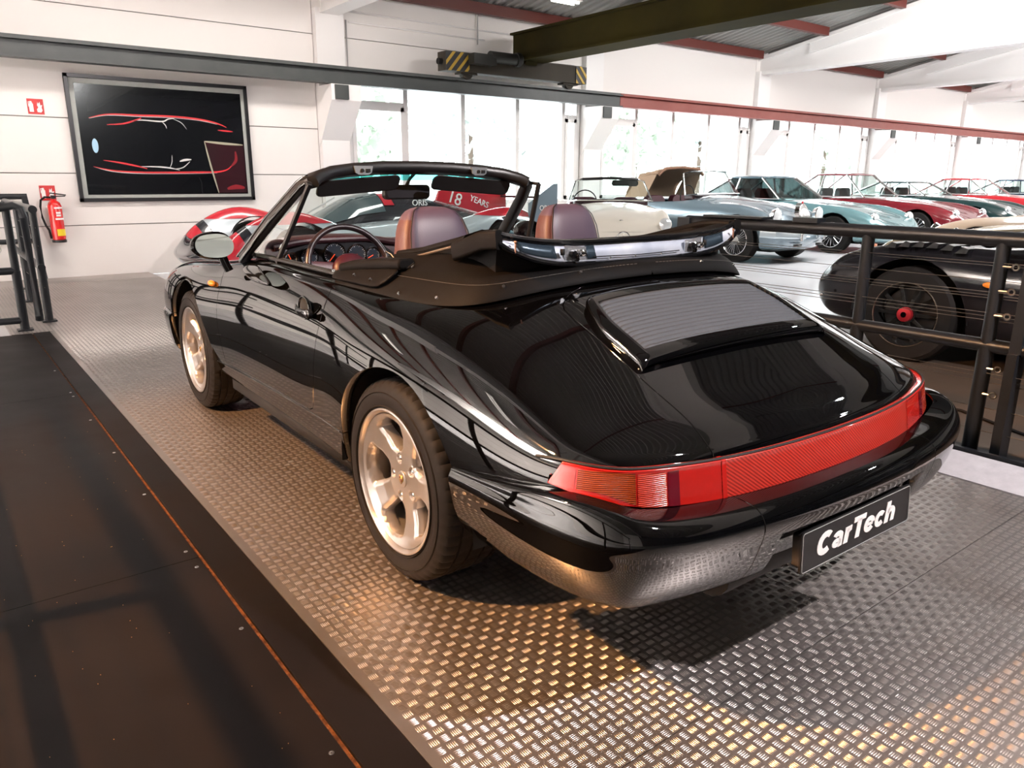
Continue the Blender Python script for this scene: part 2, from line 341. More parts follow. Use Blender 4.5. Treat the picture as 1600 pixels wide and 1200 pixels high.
fbumpR=lambda P: np.where(P[:,1]<-.385,P[:,2]-np.interp(P[:,1],[-.95,-.88,-.75,-.6,-.39],[.50,.505,.545,.525,.498]),1)
fbumpF=lambda P: np.where(P[:,1]>2.6,P[:,2]-.47,1)
wide=lambda p,n: np.array([-.035,0,0])
def side_pair(name,s,m,d=.012,arch=True,label=None):
    out=[]
    for sg in (1,-1):
        q=s if sg>0 else mirrored(s)
        def dr(p,n,sg=sg):
            for A in (RA,FA):
                if abs(math.hypot(p[1]-A[0],p[2]-A[1])-A[2])<.004: return np.array([-sg*.035,0,0])
            return -n*d
        out.append(surf_obj(name,flange(q,d,dr),m,CAR))
    return out
door=clip(base,lambda P: fdoor0(P)-G)
rest=clip(base,lambda P: -fdoor0(P)-G)
rocker=clip(clip(rest,lambda P: -ftrim(P)),lambda P: np.minimum(P[:,2]-.272,np.where((P[:,1]>.2)&(P[:,1]<2.0),1,-1)))
up=clip(rest,lambda P: np.where((P[:,1]>.2)&(P[:,1]<2.0),P[:,2]-zb(P[:,1])-.003,1))
up=clip(up,fbumpR); up=clip(up,fbumpF)
lid=clip(up,lambda P: flid(P)-G); up2=clip(up,lambda P: -flid(P)-G)
hood=clip(up2,lambda P: fhood(P)-G); up3=clip(up2,lambda P: -fhood(P)-G)
quarter=clip(up3,lambda P: 1.1-P[:,1]); fender=clip(up3,lambda P: P[:,1]-1.1)
for o in side_pair('door',door,paint): DOOR=o
side_pair('rocker_panel',rocker,paint)
surf_obj('rear_body',flange(joined(quarter,mirrored(quarter)),.012,lambda p,n: np.array([-.035*np.sign(p[0]),0,0]) if abs(math.hypot(p[1]-RA[0],p[2]-RA[1])-RA[2])<.004 else -n*.012),paint,CAR)
surf_obj('front_body',flange(joined(fender,mirrored(fender)),.012,lambda p,n: np.array([-.035*np.sign(p[0]),0,0]) if abs(math.hypot(p[1]-FA[0],p[2]-FA[1])-FA[2])<.004 else -n*.012),paint,CAR)
LID=surf_obj('engine_lid',flange(joined(lid,mirrored(lid))),paint,CAR)
surf_obj('bonnet',flange(joined(hood,mirrored(hood))),paint,CAR)
# inner liner so shut lines read dark
inn=offset(clip(clip(clip(evalnet(fitnet(NET),60,40,flip=True),lambda P: np.where(P[:,0]<.3,1,np.hypot(P[:,1]-RA[0],P[:,2]-RA[1])-.42)),lambda P: np.where(P[:,0]<.3,1,np.hypot(P[:,1]-FA[0],P[:,2]-FA[1])-.42)),fcabin),-.022)
surf_obj('inner_body',joined(inn,mirrored(inn)),under,CAR)
# wheel wells and floor pan
for sg in (1,-1):
    for A,R in ((RA,.405),(FA,.40)):
        mb=MB(); mb.lathe([(0,R),(sg*.36,R)],(sg*.445,A[0],A[1]),(1,0,0),k=28,t0=-.05,t1=PI+.05)
        k=28; 
        cp('wheel_well',mb,under)
mb=MB(); mb.b2((-.44,-.80,.20),(.44,2.9,.225)); mb.b2((-.74,.40,.20),(.74,1.80,.26)); cp('floor_pan',mb,under)
mb=MB(); mb.b2((-.42,-.85,.23),(.42,-.35,.40)); mb.cyl((-.42,-.90,.30),(.42,-.90,.30),.07,16); cp('exhaust_silencer',mb,under)
# rocker chrome-ish trim line
for sg in (1,-1):
    pts=[]
    for y in np.linspace(.36,1.84,40):
        i=np.argmin(np.hypot(SH.P[:,1]-y,SH.P[:,2]-zb(y))+ (SH.P[:,0]<.5)*9); n=SH.N[i]
        pts.append((sg*(.0+np.interp(y,[.2,.36,.55,.95,1.35,1.75,1.9],[.812,.806,.792,.785,.785,.79,.797])),y,zb(y)))
    mb=MB(); mb.tube(pts,.0045,8); cp('sill_trim',mb,gloss)
# ---- engine lid spoiler with louvred grille
def lidz(x,y):
    d=np.hypot(SH.P[:,0]-abs(x),SH.P[:,1]-y)+(SH.P[:,2]<.55)*9; i=np.argsort(d)[:4]; w=1/(d[i]+1e-4); return float((SH.P[i,2]*w).sum()/w.sum())
def spz(v,u):   # v 0 front ..1 rear edge ; u -1..1
    y=-.335-.31*v; crown=.010*(1-u*u)
    return y, .908-.128*v+crown-.006*abs(u)**4
rows=[]; nu=41
def hw(v): return .352+.062*min(1,v*2.2)**.6 if v<.45 else .352+.062
for v in np.linspace(0,1,21):
    r=[]
    for u in np.linspace(-1,1,nu):
        y,z=spz(v,u); r.append((u*hw(v),y+.03*(1-v)*abs(u)**3*-1,z))
    rows.append(r)
mb=MB()
def ringpt(row,du,dz,dy=0): return [(p[0]*(1+du),p[1]+dy,p[2]+dz) for p in row]
inner0,inner1=.16,.895
# frame top: grid with a hole for the grille
def fpt(u,v):
    y,z=spz(v,u); return Vector((u*hw(v),y-.03*(1-v)*abs(u)**3,z))
GU=.90
def build_frame():
    mb=MB(); us=[-1,-.99,-.97,-.94]+list(np.linspace(-GU,GU,33))+[.94,.97,.99,1]; vs=[0,.02,.05,.10]+list(np.linspace(inner0,inner1,12))+[.93,.97,.99,1]
    idx={}
    V=[];F=[]
    for i,v in enumerate(vs):
        for j,u in enumerate(us):
            p=fpt(u,v); e=min(1,min(1-abs(u),.06)/.06); e2=min(1,min(1-v,.05)/.05); e3=min(1,v/.08)
            p.z-=.010*(1-e)**2+.008*(1-e2)**2+.012*(1-e3)**2; idx[i,j]=len(V); V.append(p)
    for i in range(len(vs)-1):
        for j in range(len(us)-1):
            um=(us[j]+us[j+1])/2; vm=(vs[i]+vs[i+1])/2
            if abs(um)<GU and inner0<vm<inner1: continue
            F.append((idx[i,j],idx[i,j+1],idx[i+1,j+1],idx[i+1,j]))
    mb.add(V,F)
    # outer skirt down to the lid, rear lip
    per=[(j,0) for j in range(len(us))]
    out=[idx[i,0] for i in range(len(vs))]+[idx[len(vs)-1,j] for j in range(1,len(us))]+[idx[i,len(us)-1] for i in range(len(vs)-2,-1,-1)]+[idx[0,j] for j in range(len(us)-2,0,-1)]
    P=[V[i] for i in out]; n=len(P); low=[]; mid=[]
    for p in P:
        back=max(0,min(1,(-p.y-.50)/.14)); edge=max(0,abs(p.x)-.33)
        m=Vector((p.x*1.004,p.y-.004*back,p.z-.012)); mid.append(m)
        zl=lidz(p.x,p.y)-.004
        q=Vector((p.x*(1.0-.012*back),p.y+.016*back,max(zl,p.z-.034) if back>.6 else zl)); low.append(Vector((q.x,q.y,min(q.z,m.z-.002))))
    low2=[Vector((p.x*.97,p.y+.05*max(0,min(1,(-p.y-.50)/.14)),lidz(p.x*.97,p.y+.05)-.01)) for p in P]
    b=[P,mid,low,low2]; mb.add([p for r in b for p in r],[(k*n+i,k*n+(i+1)%n,(k+1)*n+(i+1)%n,(k+1)*n+i) for k in range(3) for i in range(n)])
    # inner wall of grille opening
    ring=[fpt(u,inner0) for u in np.linspace(-GU,GU,33)]+[fpt(GU,v) for v in np.linspace(inner0,inner1,12)[1:]]+[fpt(u,inner1) for u in np.linspace(GU,-GU,33)[1:]]+[fpt(-GU,v) for v in np.linspace(inner1,inner0,12)[1:-1]]
    n=len(ring); mb.add(ring+[p-Vector((0,0,.03)) for p in ring],[(i,(i+1)%n,n+(i+1)%n,n+i) for i in range(n)])
    return mb
SPO=build_frame().build('spoiler_frame',paint,LID,weld=True,angle=50)
gr=mat('grille_plastic',(.045,.052,.064),.45,bump=(420,.003))
NS=14
mb=MB(); mb.add([fpt(u,v)-Vector((0,0,.024)) for v in (inner0,inner1) for u in np.linspace(-GU,GU,9)],[(j,j+1,9+j+1,9+j) for j in range(8)]); mb.build('grille_backing',under,LID)
grl=mat('grille_edge_pale',(.62,.66,.70),.4)  # pale line along the front edge of each slat
for k in range(NS):
    v0=inner0+(inner1-inner0)*k/NS; v1=inner0+(inner1-inner0)*(k+1.12)/NS; rows=[]
    us=np.linspace(-GU+.004,GU-.004,41)
    for t in (0,.17,.35,.6,.8,1):
        r=[]
        for u in us:
            tt=t; e=max(0,(abs(u)-(GU-.05))/.05)
            vv=v0+(v1-v0)*(t*(1-.25*e)); p=fpt(u*(1-.02*math.sin(PI*k)),vv); p.z+=-.006-.006*t+.008*math.sin(PI*min(1,t*1.0))**.8-.006*e*e+.0012*math.sin(k*7+u*23)*0
            if t==0: p.z-=.002
            r.append(p)
        rows.append(r)
    mb=MB(); mb.grid(rows); mb.mi=[0]*len(mb.mi); 
    nfr=len(us)-1; mb.mi=[1 if i//nfr==0 else 0 for i in range(len(mb.mi))]
    mb.build('grille_slat',[gr,grl],LID,angle=60)
# ---- rear bumper
PLAN=[(.836,-.385),(.838,-.47),(.838,-.57),(.834,-.67),(.825,-.76),(.805,-.85),(.765,-.93),(.70,-.975),(.60,-1.005),(.48,-1.028),(.35,-1.043),(.22,-1.052),(.10,-1.056),(0,-1.057)]
ZT=[.498,.507,.520,.534,.545,.547,.535,.520,.508,.503,.501,.50,.50,.50]
TIN=[.030,.030,.036,.045,.055,.065,.08,.09,.095,.10,.10,.10,.10,.10]
ZC=[.478,.484,.487,.487,.485,.483,.480,.476,.470,.466,.462,.460,.459,.459]
def bump_net():
    out=[]; n=len(PLAN)
    for i,(x,y) in enumerate(PLAN):
        a=Vector(PLAN[max(i-1,0)]);b=Vector(PLAN[min(i+1,n-1)]); t=(b-a).normalized() if i<n-1 else Vector((-1,0)); o=Vector((-t.y,t.x)); 
        if o.x<0 or (o.x<.2 and o.y>0): o=-o
        if i==0: o=Vector((1,0))
        if i==n-1: o=Vector((0,-1))
        rec=0.0
        c=[]
        zt,zc,ti=ZT[i],ZC[i],TIN[i]
        for off,z in ((-ti,zt),(-ti*.6,zt-.001),(-ti*.28,zt-.006),(-.006,(zt*.35+zc*.65)),(0,zc-.004),(.001,zc-.02),(-.004,zc-.045),(-.010,.40),(-.022,.36),(-.045,.315),(-.08,.285),(-.13,.275)):
            c.append((x+o.x*off,y+o.y*off,z))
        out.append(c)
    return out
B=evalnet(fitnet(bump_net(),.8,3),150,60); 
if B.N[10*60+30][0]<0: B=evalnet(fitnet(bump_net(),.8,3),150,60,flip=True)
# number plate recess in the lower centre
def ss(a,b,x): t=np.clip((x-a)/(b-a),0,1); return t*t*(3-2*t)
rec=ss(.335,.315,B.P[:,0])*ss(.425,.410,B.P[:,2])*(B.P[:,1]<-.9); 
B.P[:,1]+=rec*.035
nn=B.N.copy(); gx=(ss(.335,.315,B.P[:,0]+.002)-ss(.335,.315,B.P[:,0]-.002))/.004*.035
nn[:,0]+=np.where((B.P[:,2]<.425)&(B.P[:,1]<-.8),-gx*np.abs(B.N[:,1])*-1,0); nn/=np.linalg.norm(nn,axis=1,keepdims=True); B.N=nn
bs=clip(B,lambda P: np.where(P[:,1]>-.93,1,P[:,0]-.405)+0)
bc=clip(B,lambda P: .401-P[:,0]); bc=clip(bc,lambda P:-.80-P[:,1])
for sg in (1,-1): surf_obj('bumper_corner',flange(bs if sg>0 else mirrored(bs),.010),paint,CAR)
BUM=surf_obj('rear_bumper',flange(joined(bc,mirrored(bc)),.010),paint,CAR)
# ---- tail light band
lred=mat('red_light_lens',(.50,.012,.008),.16,coat=1); lred2=mat('red_reflector_lens',(.46,.018,.012),.28,coat=.7)
lor=mat('amber_light_lens',(.28,.030,.006),.16,coat=1); lpink=mat('clear_red_lens',(.42,.02,.018),.10,coat=1); rubb=mat('black_rubber_seal',(.01,.01,.01),.6)
def lens_bump(m,ang,scale,d=.0006,ratio=0):
    nt=m.node_tree; b=nt.nodes['Principled BSDF']; t=nt.nodes.new('ShaderNodeTexCoord'); w=nt.nodes.new('ShaderNodeTexWave'); w.inputs['Scale'].default_value=scale; w.bands_direction=ang
    k=nt.nodes.new('ShaderNodeBump'); k.inputs['Distance'].default_value=d; k.inputs['Strength'].default_value=.8
    nt.links.new(t.outputs['Object'],w.inputs['Vector']); nt.links.new(w.outputs[0],k.inputs['Height']); nt.links.new(k.outputs[0],b.inputs['Normal'])
    mx=nt.nodes.new('ShaderNodeMix'); mx.data_type='RGBA'; c=b.inputs['Base Color'].default_value; mx.inputs['A'].default_value=(c[0]*.55,c[1]*.5,c[2]*.5,1); mx.inputs['B'].default_value=(min(1,c[0]*1.35),c[1]*2.2,c[2]*2,1)
    nt.links.new(w.outputs[0],mx.inputs['Factor']); nt.links.new(mx.outputs['Result'],b.inputs['Base Color'])
lens_bump(lred2,'DIAGONAL',55); lens_bump(lor,'Z',75,.0012); 
# plan curve of the light band: (x,y top), bottom further out
LP=[(.775,-.670,.598,.556),(.766,-.725,.606,.552),(.746,-.780,.607,.543),(.716,-.822,.604,.532),(.668,-.859,.600,.520),(.597,-.887,.597,.510),(.52,-.906,.594,.503),(.44,-.923,.592,.500),(.34,-.939,.591,.499),(.22,-.950,.590,.498),(.11,-.956,.590,.498),(0,-.958,.590,.498)]
LN=[]
for i,(x,y,zt,zb_) in enumerate(LP):
    a=Vector(LP[max(i-1,0)][:2]);b=Vector(LP[min(i+1,len(LP)-1)][:2]); t=(b-a).normalized(); o=Vector((-t.y,t.x)); o=-o if (o.y>0 or o.x<-.05) else o
    if i==len(LP)-1: o=Vector((0,-1))
    if i<2: o=Vector((.97,-.22))
    c=[]
    for off,f in ((-.022,0),(-.004,.0),(0,.06),(.004,.3),(.009,.6),(.014,.94),(.010,1.0),(-.01,1.0)): c.append((x+o.x*(off),y+o.y*(off),zt+(zb_-zt)*f))
    LN.append(c)
LT=evalnet(fitnet(LN,.8,3),220,24)
if LT.N[150*24+12][1]>0: LT=evalnet(fitnet(LN,.8,3),220,24,flip=True)
arc=np.concatenate([[0],np.cumsum(np.hypot(*(np.diff(LT.P.reshape(220,24,3)[:,10,:2],axis=0).T)))]); S_of=np.repeat(arc,24)
def band(a,b,g=.0010):
    s=Surf(LT.P,LT.N,LT.F); s.P=np.hstack([LT.P,S_of[:,None]]); q=clip(s,lambda P:P[:,3]-a-g-(.55*(P[:,2]-.55) if a<.08 else 0)); q=clip(q,lambda P:b-g-P[:,3]); q.P=q.P[:,:3]; return q
tot=arc[-1]; sj=tot-.432   # arc position of the joint between lamp and reflector
for sg in (1,-1):
    lab='red and amber wrap-around tail lamp'
    L=surf_obj('tail_lamp',flange(band(.045,sj) if sg>0 else mirrored(band(.045,sj)),.02),lred,CAR)
    segs=[('clear_red_section',.056,.115,lpink),('amber_section',.118,.250,lor),('reversing_section',.253,.325,mat('orange_red_lens',(.60,.03,.012),.2,coat=1)),('dark_red_section',.328,.360,mat('dark_red_lens',(.14,.004,.012),.1,coat=1))]
    for nme,a,b,m in segs:
        s_=clip(band(a,b),lambda P: np.minimum(P[:,2]-(.5065+.048*ss(.60,.75,P[:,0])),(.588+.010*ss(.60,.72,P[:,0]))-P[:,2])); s_=offset(s_,.0012); s_=Surf(s_.P,s_.N,s_.F)
        surf_obj(nme,s_ if sg>0 else mirrored(s_),m,L)
lens_bump(MATS['orange_red_lens'],'Z',75,.0012)
r_=band(sj,tot+1,.0010)
REF=surf_obj('reflector_panel',flange(joined(r_,mirrored(r_)),.015),lred2,CAR)
for sg in (1,-1):
    q=band(sj-.001,sj+.012,0); q=offset(q,.0015); surf_obj('reflector_end_frame',q if sg>0 else mirrored(q),lred,REF)
# rubber strip between lights and bodywork
st=[];
for i in range(0,220,3):
    p=LT.P[i*24+2]; st.append((p[0],p[1]+.002,p[2]+.003))
mb=MB(); mb.tube([(-p[0],p[1],p[2]) for p in st]+[p for p in st[::-1]][1:],.0035,6); cp('light_seal',mb,rubb)
# ---- number plate
PLN=empty('number_plate',(0,-1.045,.349),0,CAR); 
PM=Matrix.Rotation(-.0585,4,'X')
mb=MB(); mb.prism(rrect(.52,.11,.01),lambda a,b,h: PM@Vector((a,h,b)),-.003,.003); po=mb.build('plate',mat('plate_black',(.008,.008,.009),.45,spec=.25),CAR); po.location=(0,-1.046,.349)
rim=MB(); rr=[PM@Vector((a,-.004,b)) for a,b in rrect(.512,.102,.008)]; rim.tube(rr,.0010,6,closed=True); q=rim.build('plate_rim',mat('plate_line_grey',(.4,.4,.4),.4),po)

def glyphs(par,M,x0,h,sw_,m,shear,adv=1.0):
    """heavy slanted sans lettering drawn with ribbons; units: x-height = 1"""
    def arc(cx,cy,rx,ry,a0,a1,n=14): return [(cx+rx*math.cos(math.radians(a0+(a1-a0)*i/n)),cy+ry*math.sin(math.radians(a0+(a1-a0)*i/n))) for i in range(n+1)]
    w=.38; r=w/2
    G={'C':(1.22,[(arc(.60,.68,.46,.54,48,312),w)]),
       'a':(.98,[(arc(.42,.66,.26,.20,165,0,8)+[(.68,.5),(.69,.30),(.72,.0)],w*.86),(arc(.38,.30,.24,.16,40,400,16),w*.62)]),
       'r':(.68,[([(.20,0),(.20,1.0)],w),(arc(.56,.52,.33,.34,150,88,6),w*.85)]),
       'T':(1.08,[([(.0,1.22),(1.06,1.22)],w*.86),([(.53,0),(.53,1.2)],w)]),
       'e':(.98,[(arc(.46,.50,.33,.36,-35,-350,18),w*.8),([(.18,.50),(.76,.50)],w*.48)]),
       'c':(.95,[(arc(.46,.50,.33,.36,42,318),w*.82)]),
       'h':(1.02,[([(.18,0),(.18,1.38)],w),([(.24,.60)]+arc(.50,.52,.26,.33,120,0,7)+[(.76,0)],w*.88)])}
    x=x0
    for ch in 'CarTech':
        ad,st=G[ch]; mb=MB()
        for pts,ww in st:
            P=[Vector(p) for p in pts]; n=len(P); L=[];R_=[]
            for i,p in enumerate(P):
                t=(P[min(i+1,n-1)]-P[max(i-1,0)]).normalized(); o=Vector((-t.y,t.x))*ww/2; L.append(p+o); R_.append(p-o)
            f=lambda p,z:M@Vector(((x+(p.x+p.y*shear)*sw_),p.y*h-.62*h,z))
            V=[f(p,.0)for p in L]+[f(p,.0) for p in R_]+[f(p,.0016)for p in L]+[f(p,.0016) for p in R_]
            F=[]
            for i in range(n-1): F+=[(2*n+i,2*n+i+1,3*n+i+1,3*n+i),(i,i+1,2*n+i+1,2*n+i),(n+i,3*n+i,3*n+i+1,n+i+1)]
            F+=[(0,2*n,3*n,n),(n-1,2*n-1,4*n-1,3*n-1)]
            mb.add(V,F)
        mb.build('plate_letter',m,par,smooth=False); x+=ad*sw_*adv
glyphs(po,PM@frame((0,-.0030,.0),(1,0,0),(0,0,1)),-.198,.0415,.0545,mat('plate_white',(.85,.84,.83),.4),.20)
bpy.data.objects.remove(PLN,do_unlink=True)
mb=MB(); mb.prism(rrect(.50,.088,.008),lambda a,b,h: PM@Vector((a,h,b)),.003,.028); q=mb.build('plate_holder',trimblk,CAR); q.location=(0,-1.046,.349)
# ---- wheels
def tyre(w,R,name,parent,sx):
    mb=MB(); h=w/2; k=216
    prof=[(-h*.80,.212),(-h*.93,.222),(-h*.99,.25),(-h*1.0,.268),(-h*.97,.288),(-h*.90,R-.014),(-h*.83,R-.006),(-h*.70,R-.0015)]
    gs=[-.55,-.2,.2,.55]
    for g in gs: 
        c=g*h; prof+= [(c-.0055,R),(c-.005,R-.007),(c+.005,R-.007),(c+.0055,R)]
    prof+=[(h*.70,R-.0015),(h*.83,R-.006),(h*.90,R-.014),(h*.97,.288),(h*1.0,.268),(h*.99,.25),(h*.93,.222),(h*.80,.212)]
    def dr(i,q):
        hh=prof[i][0]/h
        sh=int(6*abs(hh))
        if R-.02<prof[i][1] and abs(hh)>.57 and (q%4)==0: return -.004
        if prof[i][1]>=R-.001 and abs(hh)<=.57 and ((q+int(hh*20))%12)==0: return -.004
        if .26<prof[i][1]<.27: return .0
        return 0
    mb.lathe(prof,(0,0,0),(1,0,0),k=k,dr=dr)
    for rr in (.279,.236):
        for sgn in (-1,1):
            mb.lathe([(sgn*h*.965,rr-.003),(sgn*(h*1.0+.0015),rr),(sgn*h*.965,rr+.003)],(0,0,0),(1,0,0),k=96)
    return mb.build(name,rubber,parent,angle=28)
def rimface(nt_=260,nr=44):
    r=np.linspace(.024,.212,nr); t=np.linspace(0,2*PI,nt_+1)
    T,Rr=np.meshgrid(t,r,indexing='ij')
    a=(T*5/(2*PI)); ph=np.abs(a-np.round(a))*2*PI/5   # angle from spoke centre
    ph=np.where(True,ph,ph); win=PI/5-ph           # 0 at window centre .. PI/5 at spoke centre
    # window: half angular width in metres
    tt=np.clip((Rr-.082)/(.196-.082),0,1)
    ww=(.015+.056*tt**.85)*np.sqrt(np.clip(np.minimum(tt/.18,(1-tt)/.10),0,1)); 
    f=win*Rr-ww; f=np.where((Rr<.082)|(Rr>.196),.02+np.maximum(.082-Rr,Rr-.196),f)   # >0 metal
    d=.030*(1-((Rr-.10)/.11)**2*.35)*0 + np.interp(Rr,[.02,.05,.09,.14,.18,.205,.212],[.030,.031,.033,.028,.016,.004,.001])
    edge=np.clip(f/.016,0,1); d=d+.010*(1-edge)**2*(Rr>.06)*(Rr<.2)
    # lug pockets
    for i in range(5):
        an=2*PI*i/5+PI/5; lx,ly=.065*np.cos(an),.065*np.sin(an); q=np.hypot(Rr*np.cos(T)-lx,Rr*np.sin(T)-ly); d=d+.012*ss(.0155,.0125,q)
    X=-d; Y=Rr*np.cos(T); Z=Rr*np.sin(T)
    P=np.stack([X,Y,Z],2); A=np.gradient(P,axis=0); A[0]=A[-1]=(P[1]-P[-2])/2; C=np.gradient(P,axis=1); N=np.cross(A,C); N/=np.linalg.norm(N,axis=2,keepdims=True)
    if N[0,5,0]<0: N=-N
    F=[[i*nr+j,i*nr+j+1,(i+1)*nr+j+1,(i+1)*nr+j] for i in range(nt_) for j in range(nr-1)]
    s=Surf(np.hstack([P.reshape(-1,3),f.reshape(-1,1)]),N.reshape(-1,3),F); s=clip(s,lambda Q:Q[:,3]); s.P=s.P[:,:3]
    return flange(s,.03,lambda p,n: np.array([-.035,0,0]) if .06<math.hypot(p[1],p[2])<.2 else np.zeros(3)+1e-9,False)
RF=rimface()
gold=mat('crest_gold',(.45,.30,.08),.35,metal=.6); crr=mat('crest_dark',(.12,.02,.02),.4)
def wheel(x,y,w,R,side):
    RZ=Matrix.Translation((x,y,R))@Matrix.Rotation(0 if side>0 else PI,4,'Z')
    t_=tyre(w,R,'tyre',CAR,side); t_.matrix_local=RZ
    off=w/2-.012
    s=Surf(RF.P+np.array([off,0,0]),RF.N,RF.F); f=surf_obj('wheel_rim',s,rim_m,CAR); f.matrix_local=RZ
    mb=MB(); mb.lathe([(off-.2,.19),(off-.19,.217),(off-.17,.205),(off-.05,.20),(off-.016,.206),(off-.004,.213),(off+.006,.218),(off+.010,.224),(off+.009,.229),(off+.003,.230),(off-.006,.226)],(0,0,0),(1,0,0),k=96); mb.build('rim_barrel',rim_m,f)
    mb=MB(); mb.lathe([(off-.040,.001),(off-.026,.012),(off-.025,.020),(off-.027,.0255),(off-.034,.026)],(0,0,0),(1,0,0),k=32); mb.build('centre_cap',rim_m,f)
    mb=MB(); mb.prism([(-.011,.013),(.011,.013),(.011,-.002),(0,-.015),(-.011,-.002)],lambda a,b,h:(off-.026+h,a,b),0,.003); mb.build('crest_badge',gold,f)
    mb=MB()
    for (a,b,q,r) in ((-.008,.004,-.001,.011),(.001,-.006,.008,.003)): mb.b2((off-.0235,a,b),(off-.0222,q,r))
    mb.build('crest_field',crr,f)
    for i in range(5):
        an=2*PI*i/5+PI/5; p=(off-.046,.065*math.cos(an),.065*math.sin(an)); mb=MB(); mb.cyl(p,(p[0]+.012,p[1],p[2]),.010,6); mb.build('lug_bolt',chrome,f)
    mb=MB(); mb.cyl((off-.11,0,0),(off-.085,0,0),.186,48); mb.cyl((off-.12,0,0),(off-.07,0,0),.05,24); q=mb.build('brake_disc',mat('brake_disc_steel',(.035,.028,.025),.45,metal=.8),CAR); q.matrix_local=RZ
    mb=MB(); mb.lathe([(off-.12,.10),(off-.065,.10),(off-.065,.165),(off-.12,.165),(off-.12,.10)],(0,0,0),(1,0,0),k=10,t0=.4,t1=1.4); q=mb.build('brake_caliper',trimblk,CAR); q.matrix_local=RZ
for sg in (-1,1):
    wheel(sg*(.808-.1275),0,.255,.318,sg); wheel(sg*(.800-.1025),2.258,.205,.318,sg)
# ---- windscreen frame
XP=lambda pts: [(-x,y,z) for x,y,z in pts[::-1]]+[p for p in pts if abs(p[0])>1e-6]
hdr=[(0,1.212,1.262),(.18,1.205,1.259),(.33,1.185,1.249),(.45,1.155,1.235),(.53,1.12,1.213),(.562,1.095,1.195)]
mb=MB(); pf=[(.0+a,b) for a,b in rrect(.085,.050,.02,4)]
mb.sweep(XP(hdr),pf,up=(0,.25,1)); cp('windscreen_header',mb,trimblk,bevel=0)
mb=MB(); lip=[(x,y+.047,z+.010) for x,y,z in hdr]; mb.sweep(XP(lip),rrect(.012,.022,.005,3)); cp('header_seal',mb,gloss)
pil=[(.705,1.57,.855),(.678,1.46,.935),(.645,1.33,1.035),(.605,1.20,1.125),(.575,1.125,1.185),(.555,1.10,1.205)]
for sg in (1,-1):
    mb=MB(); mb.sweep([(sg*x,y,z) for x,y,z in pil],rrect(.040,.052,.012,3),up=(0,1,.6)); cp('windscreen_pillar',mb,trimblk)
    mb=MB(); mb.sweep([(sg*(x+.022),y-.014,z-.006) for x,y,z in pil],rrect(.010,.014,.003,2),up=(0,1,.6)); cp('pillar_seal',mb,gloss)
    mb=MB(); mb.sweep([(sg*(x+.018),y+.026,z+.012) for x,y,z in pil],rrect(.012,.010,.003,2),up=(0,1,.6)); cp('pillar_gutter',mb,mat('dark_gutter_chrome',(.12,.12,.12),.2,metal=1))
    # fixed quarter light frame and glass
    T=(sg*.585,1.035,1.192); Bm=(sg*.668,1.235,.868); A=(sg*.70,1.47,.880)
    mb=MB(); mb.sweep([T,Bm],rrect(.018,.022,.004,2),up=(0,1,0)); mb.sweep([T,(sg*.575,1.09,1.196)],rrect(.02,.016,.004,2)); cp('quarter_light_frame',mb,trimblk)
    mb=MB(); mb.add([T,Bm,A,(sg*.585,1.075,1.188)],[(0,1,2,3)]); cp('quarter_light_glass',mb,MATS.setdefault('qg',glassmat('quarter_glass',(.84,.93,.91),pw=2.4)),smooth=False)
# windscreen glass
rows=[]
for t in np.linspace(0,1,9):
    r=[]
    for u in np.linspace(-1,1,25):
        b=Vector((u*.665,yfront(u*.66)+.02,.868+.012*(1-u*u))); h=Vector((u*.535,1.222-.085*abs(u)**2.4,1.240-.045*abs(u)**3)); p=b.lerp(h,t); p.y+=.018*math.sin(PI*t); p.z+=.012*math.sin(PI*t); r.append(p)
    rows.append(r)
mb=MB(); mb.grid(rows); cp('windscreen_glass',mb,carglass)
mb=MB(); mb.tube([(u*.665,yfront(u*.66)+.026,.876+.010*(1-u*u)) for u in np.linspace(-1,1,25)],.010,8); cp('windscreen_seal',mb,rubb)
mb=MB(); mb.add([(-.06,1.4,.9)]*0,[]); 
# roof latch plates on the header
alu=mat('dull_latch_metal',(.32,.34,.35),.4,metal=.8)
for x in (-.30,.30):
    mb=MB(); mb.prism([(-.045,.016),(.045,.016),(.038,-.012),(.024,-.020),(-.024,-.020),(-.038,-.012)],lambda a,b,h:(x+a,1.148-h-abs(x)*.05,1.250+b),-.004,.004); q=cp('roof_latch_plate',mb,alu)
    mb=MB(); mb.cyl((x-.008,1.132,1.247),(x-.008,1.122,1.247),.008,12); mb.b2((x+.010,1.130,1.240),(x+.030,1.124,1.254)); mb.build('latch_socket',under,q)
# header leading edge catching the cyan tint band of the screen
mb=MB(); tint=mat('tinted_band_glass',(.02,.30,.30),.1,emis=None,trans=.0,coat=1)
r0=[];r1=[]
for u in np.linspace(-.93,.93,25):
    b=Vector((u*.665,yfront(u*.66)+.02,.868)); h=Vector((u*.535,1.224-.085*abs(u)**2.4,1.238-.045*abs(u)**3)); r0.append(h.lerp(b,.02)+Vector((0,.004,.003))); r1.append(h.lerp(b,.10)+Vector((0,.006,.005)))
tb=glassmat('cyan_tint_band',(.12,.75,.72)); mb.grid([r0,r1]); cp('windscreen_tint_band',mb,tb)
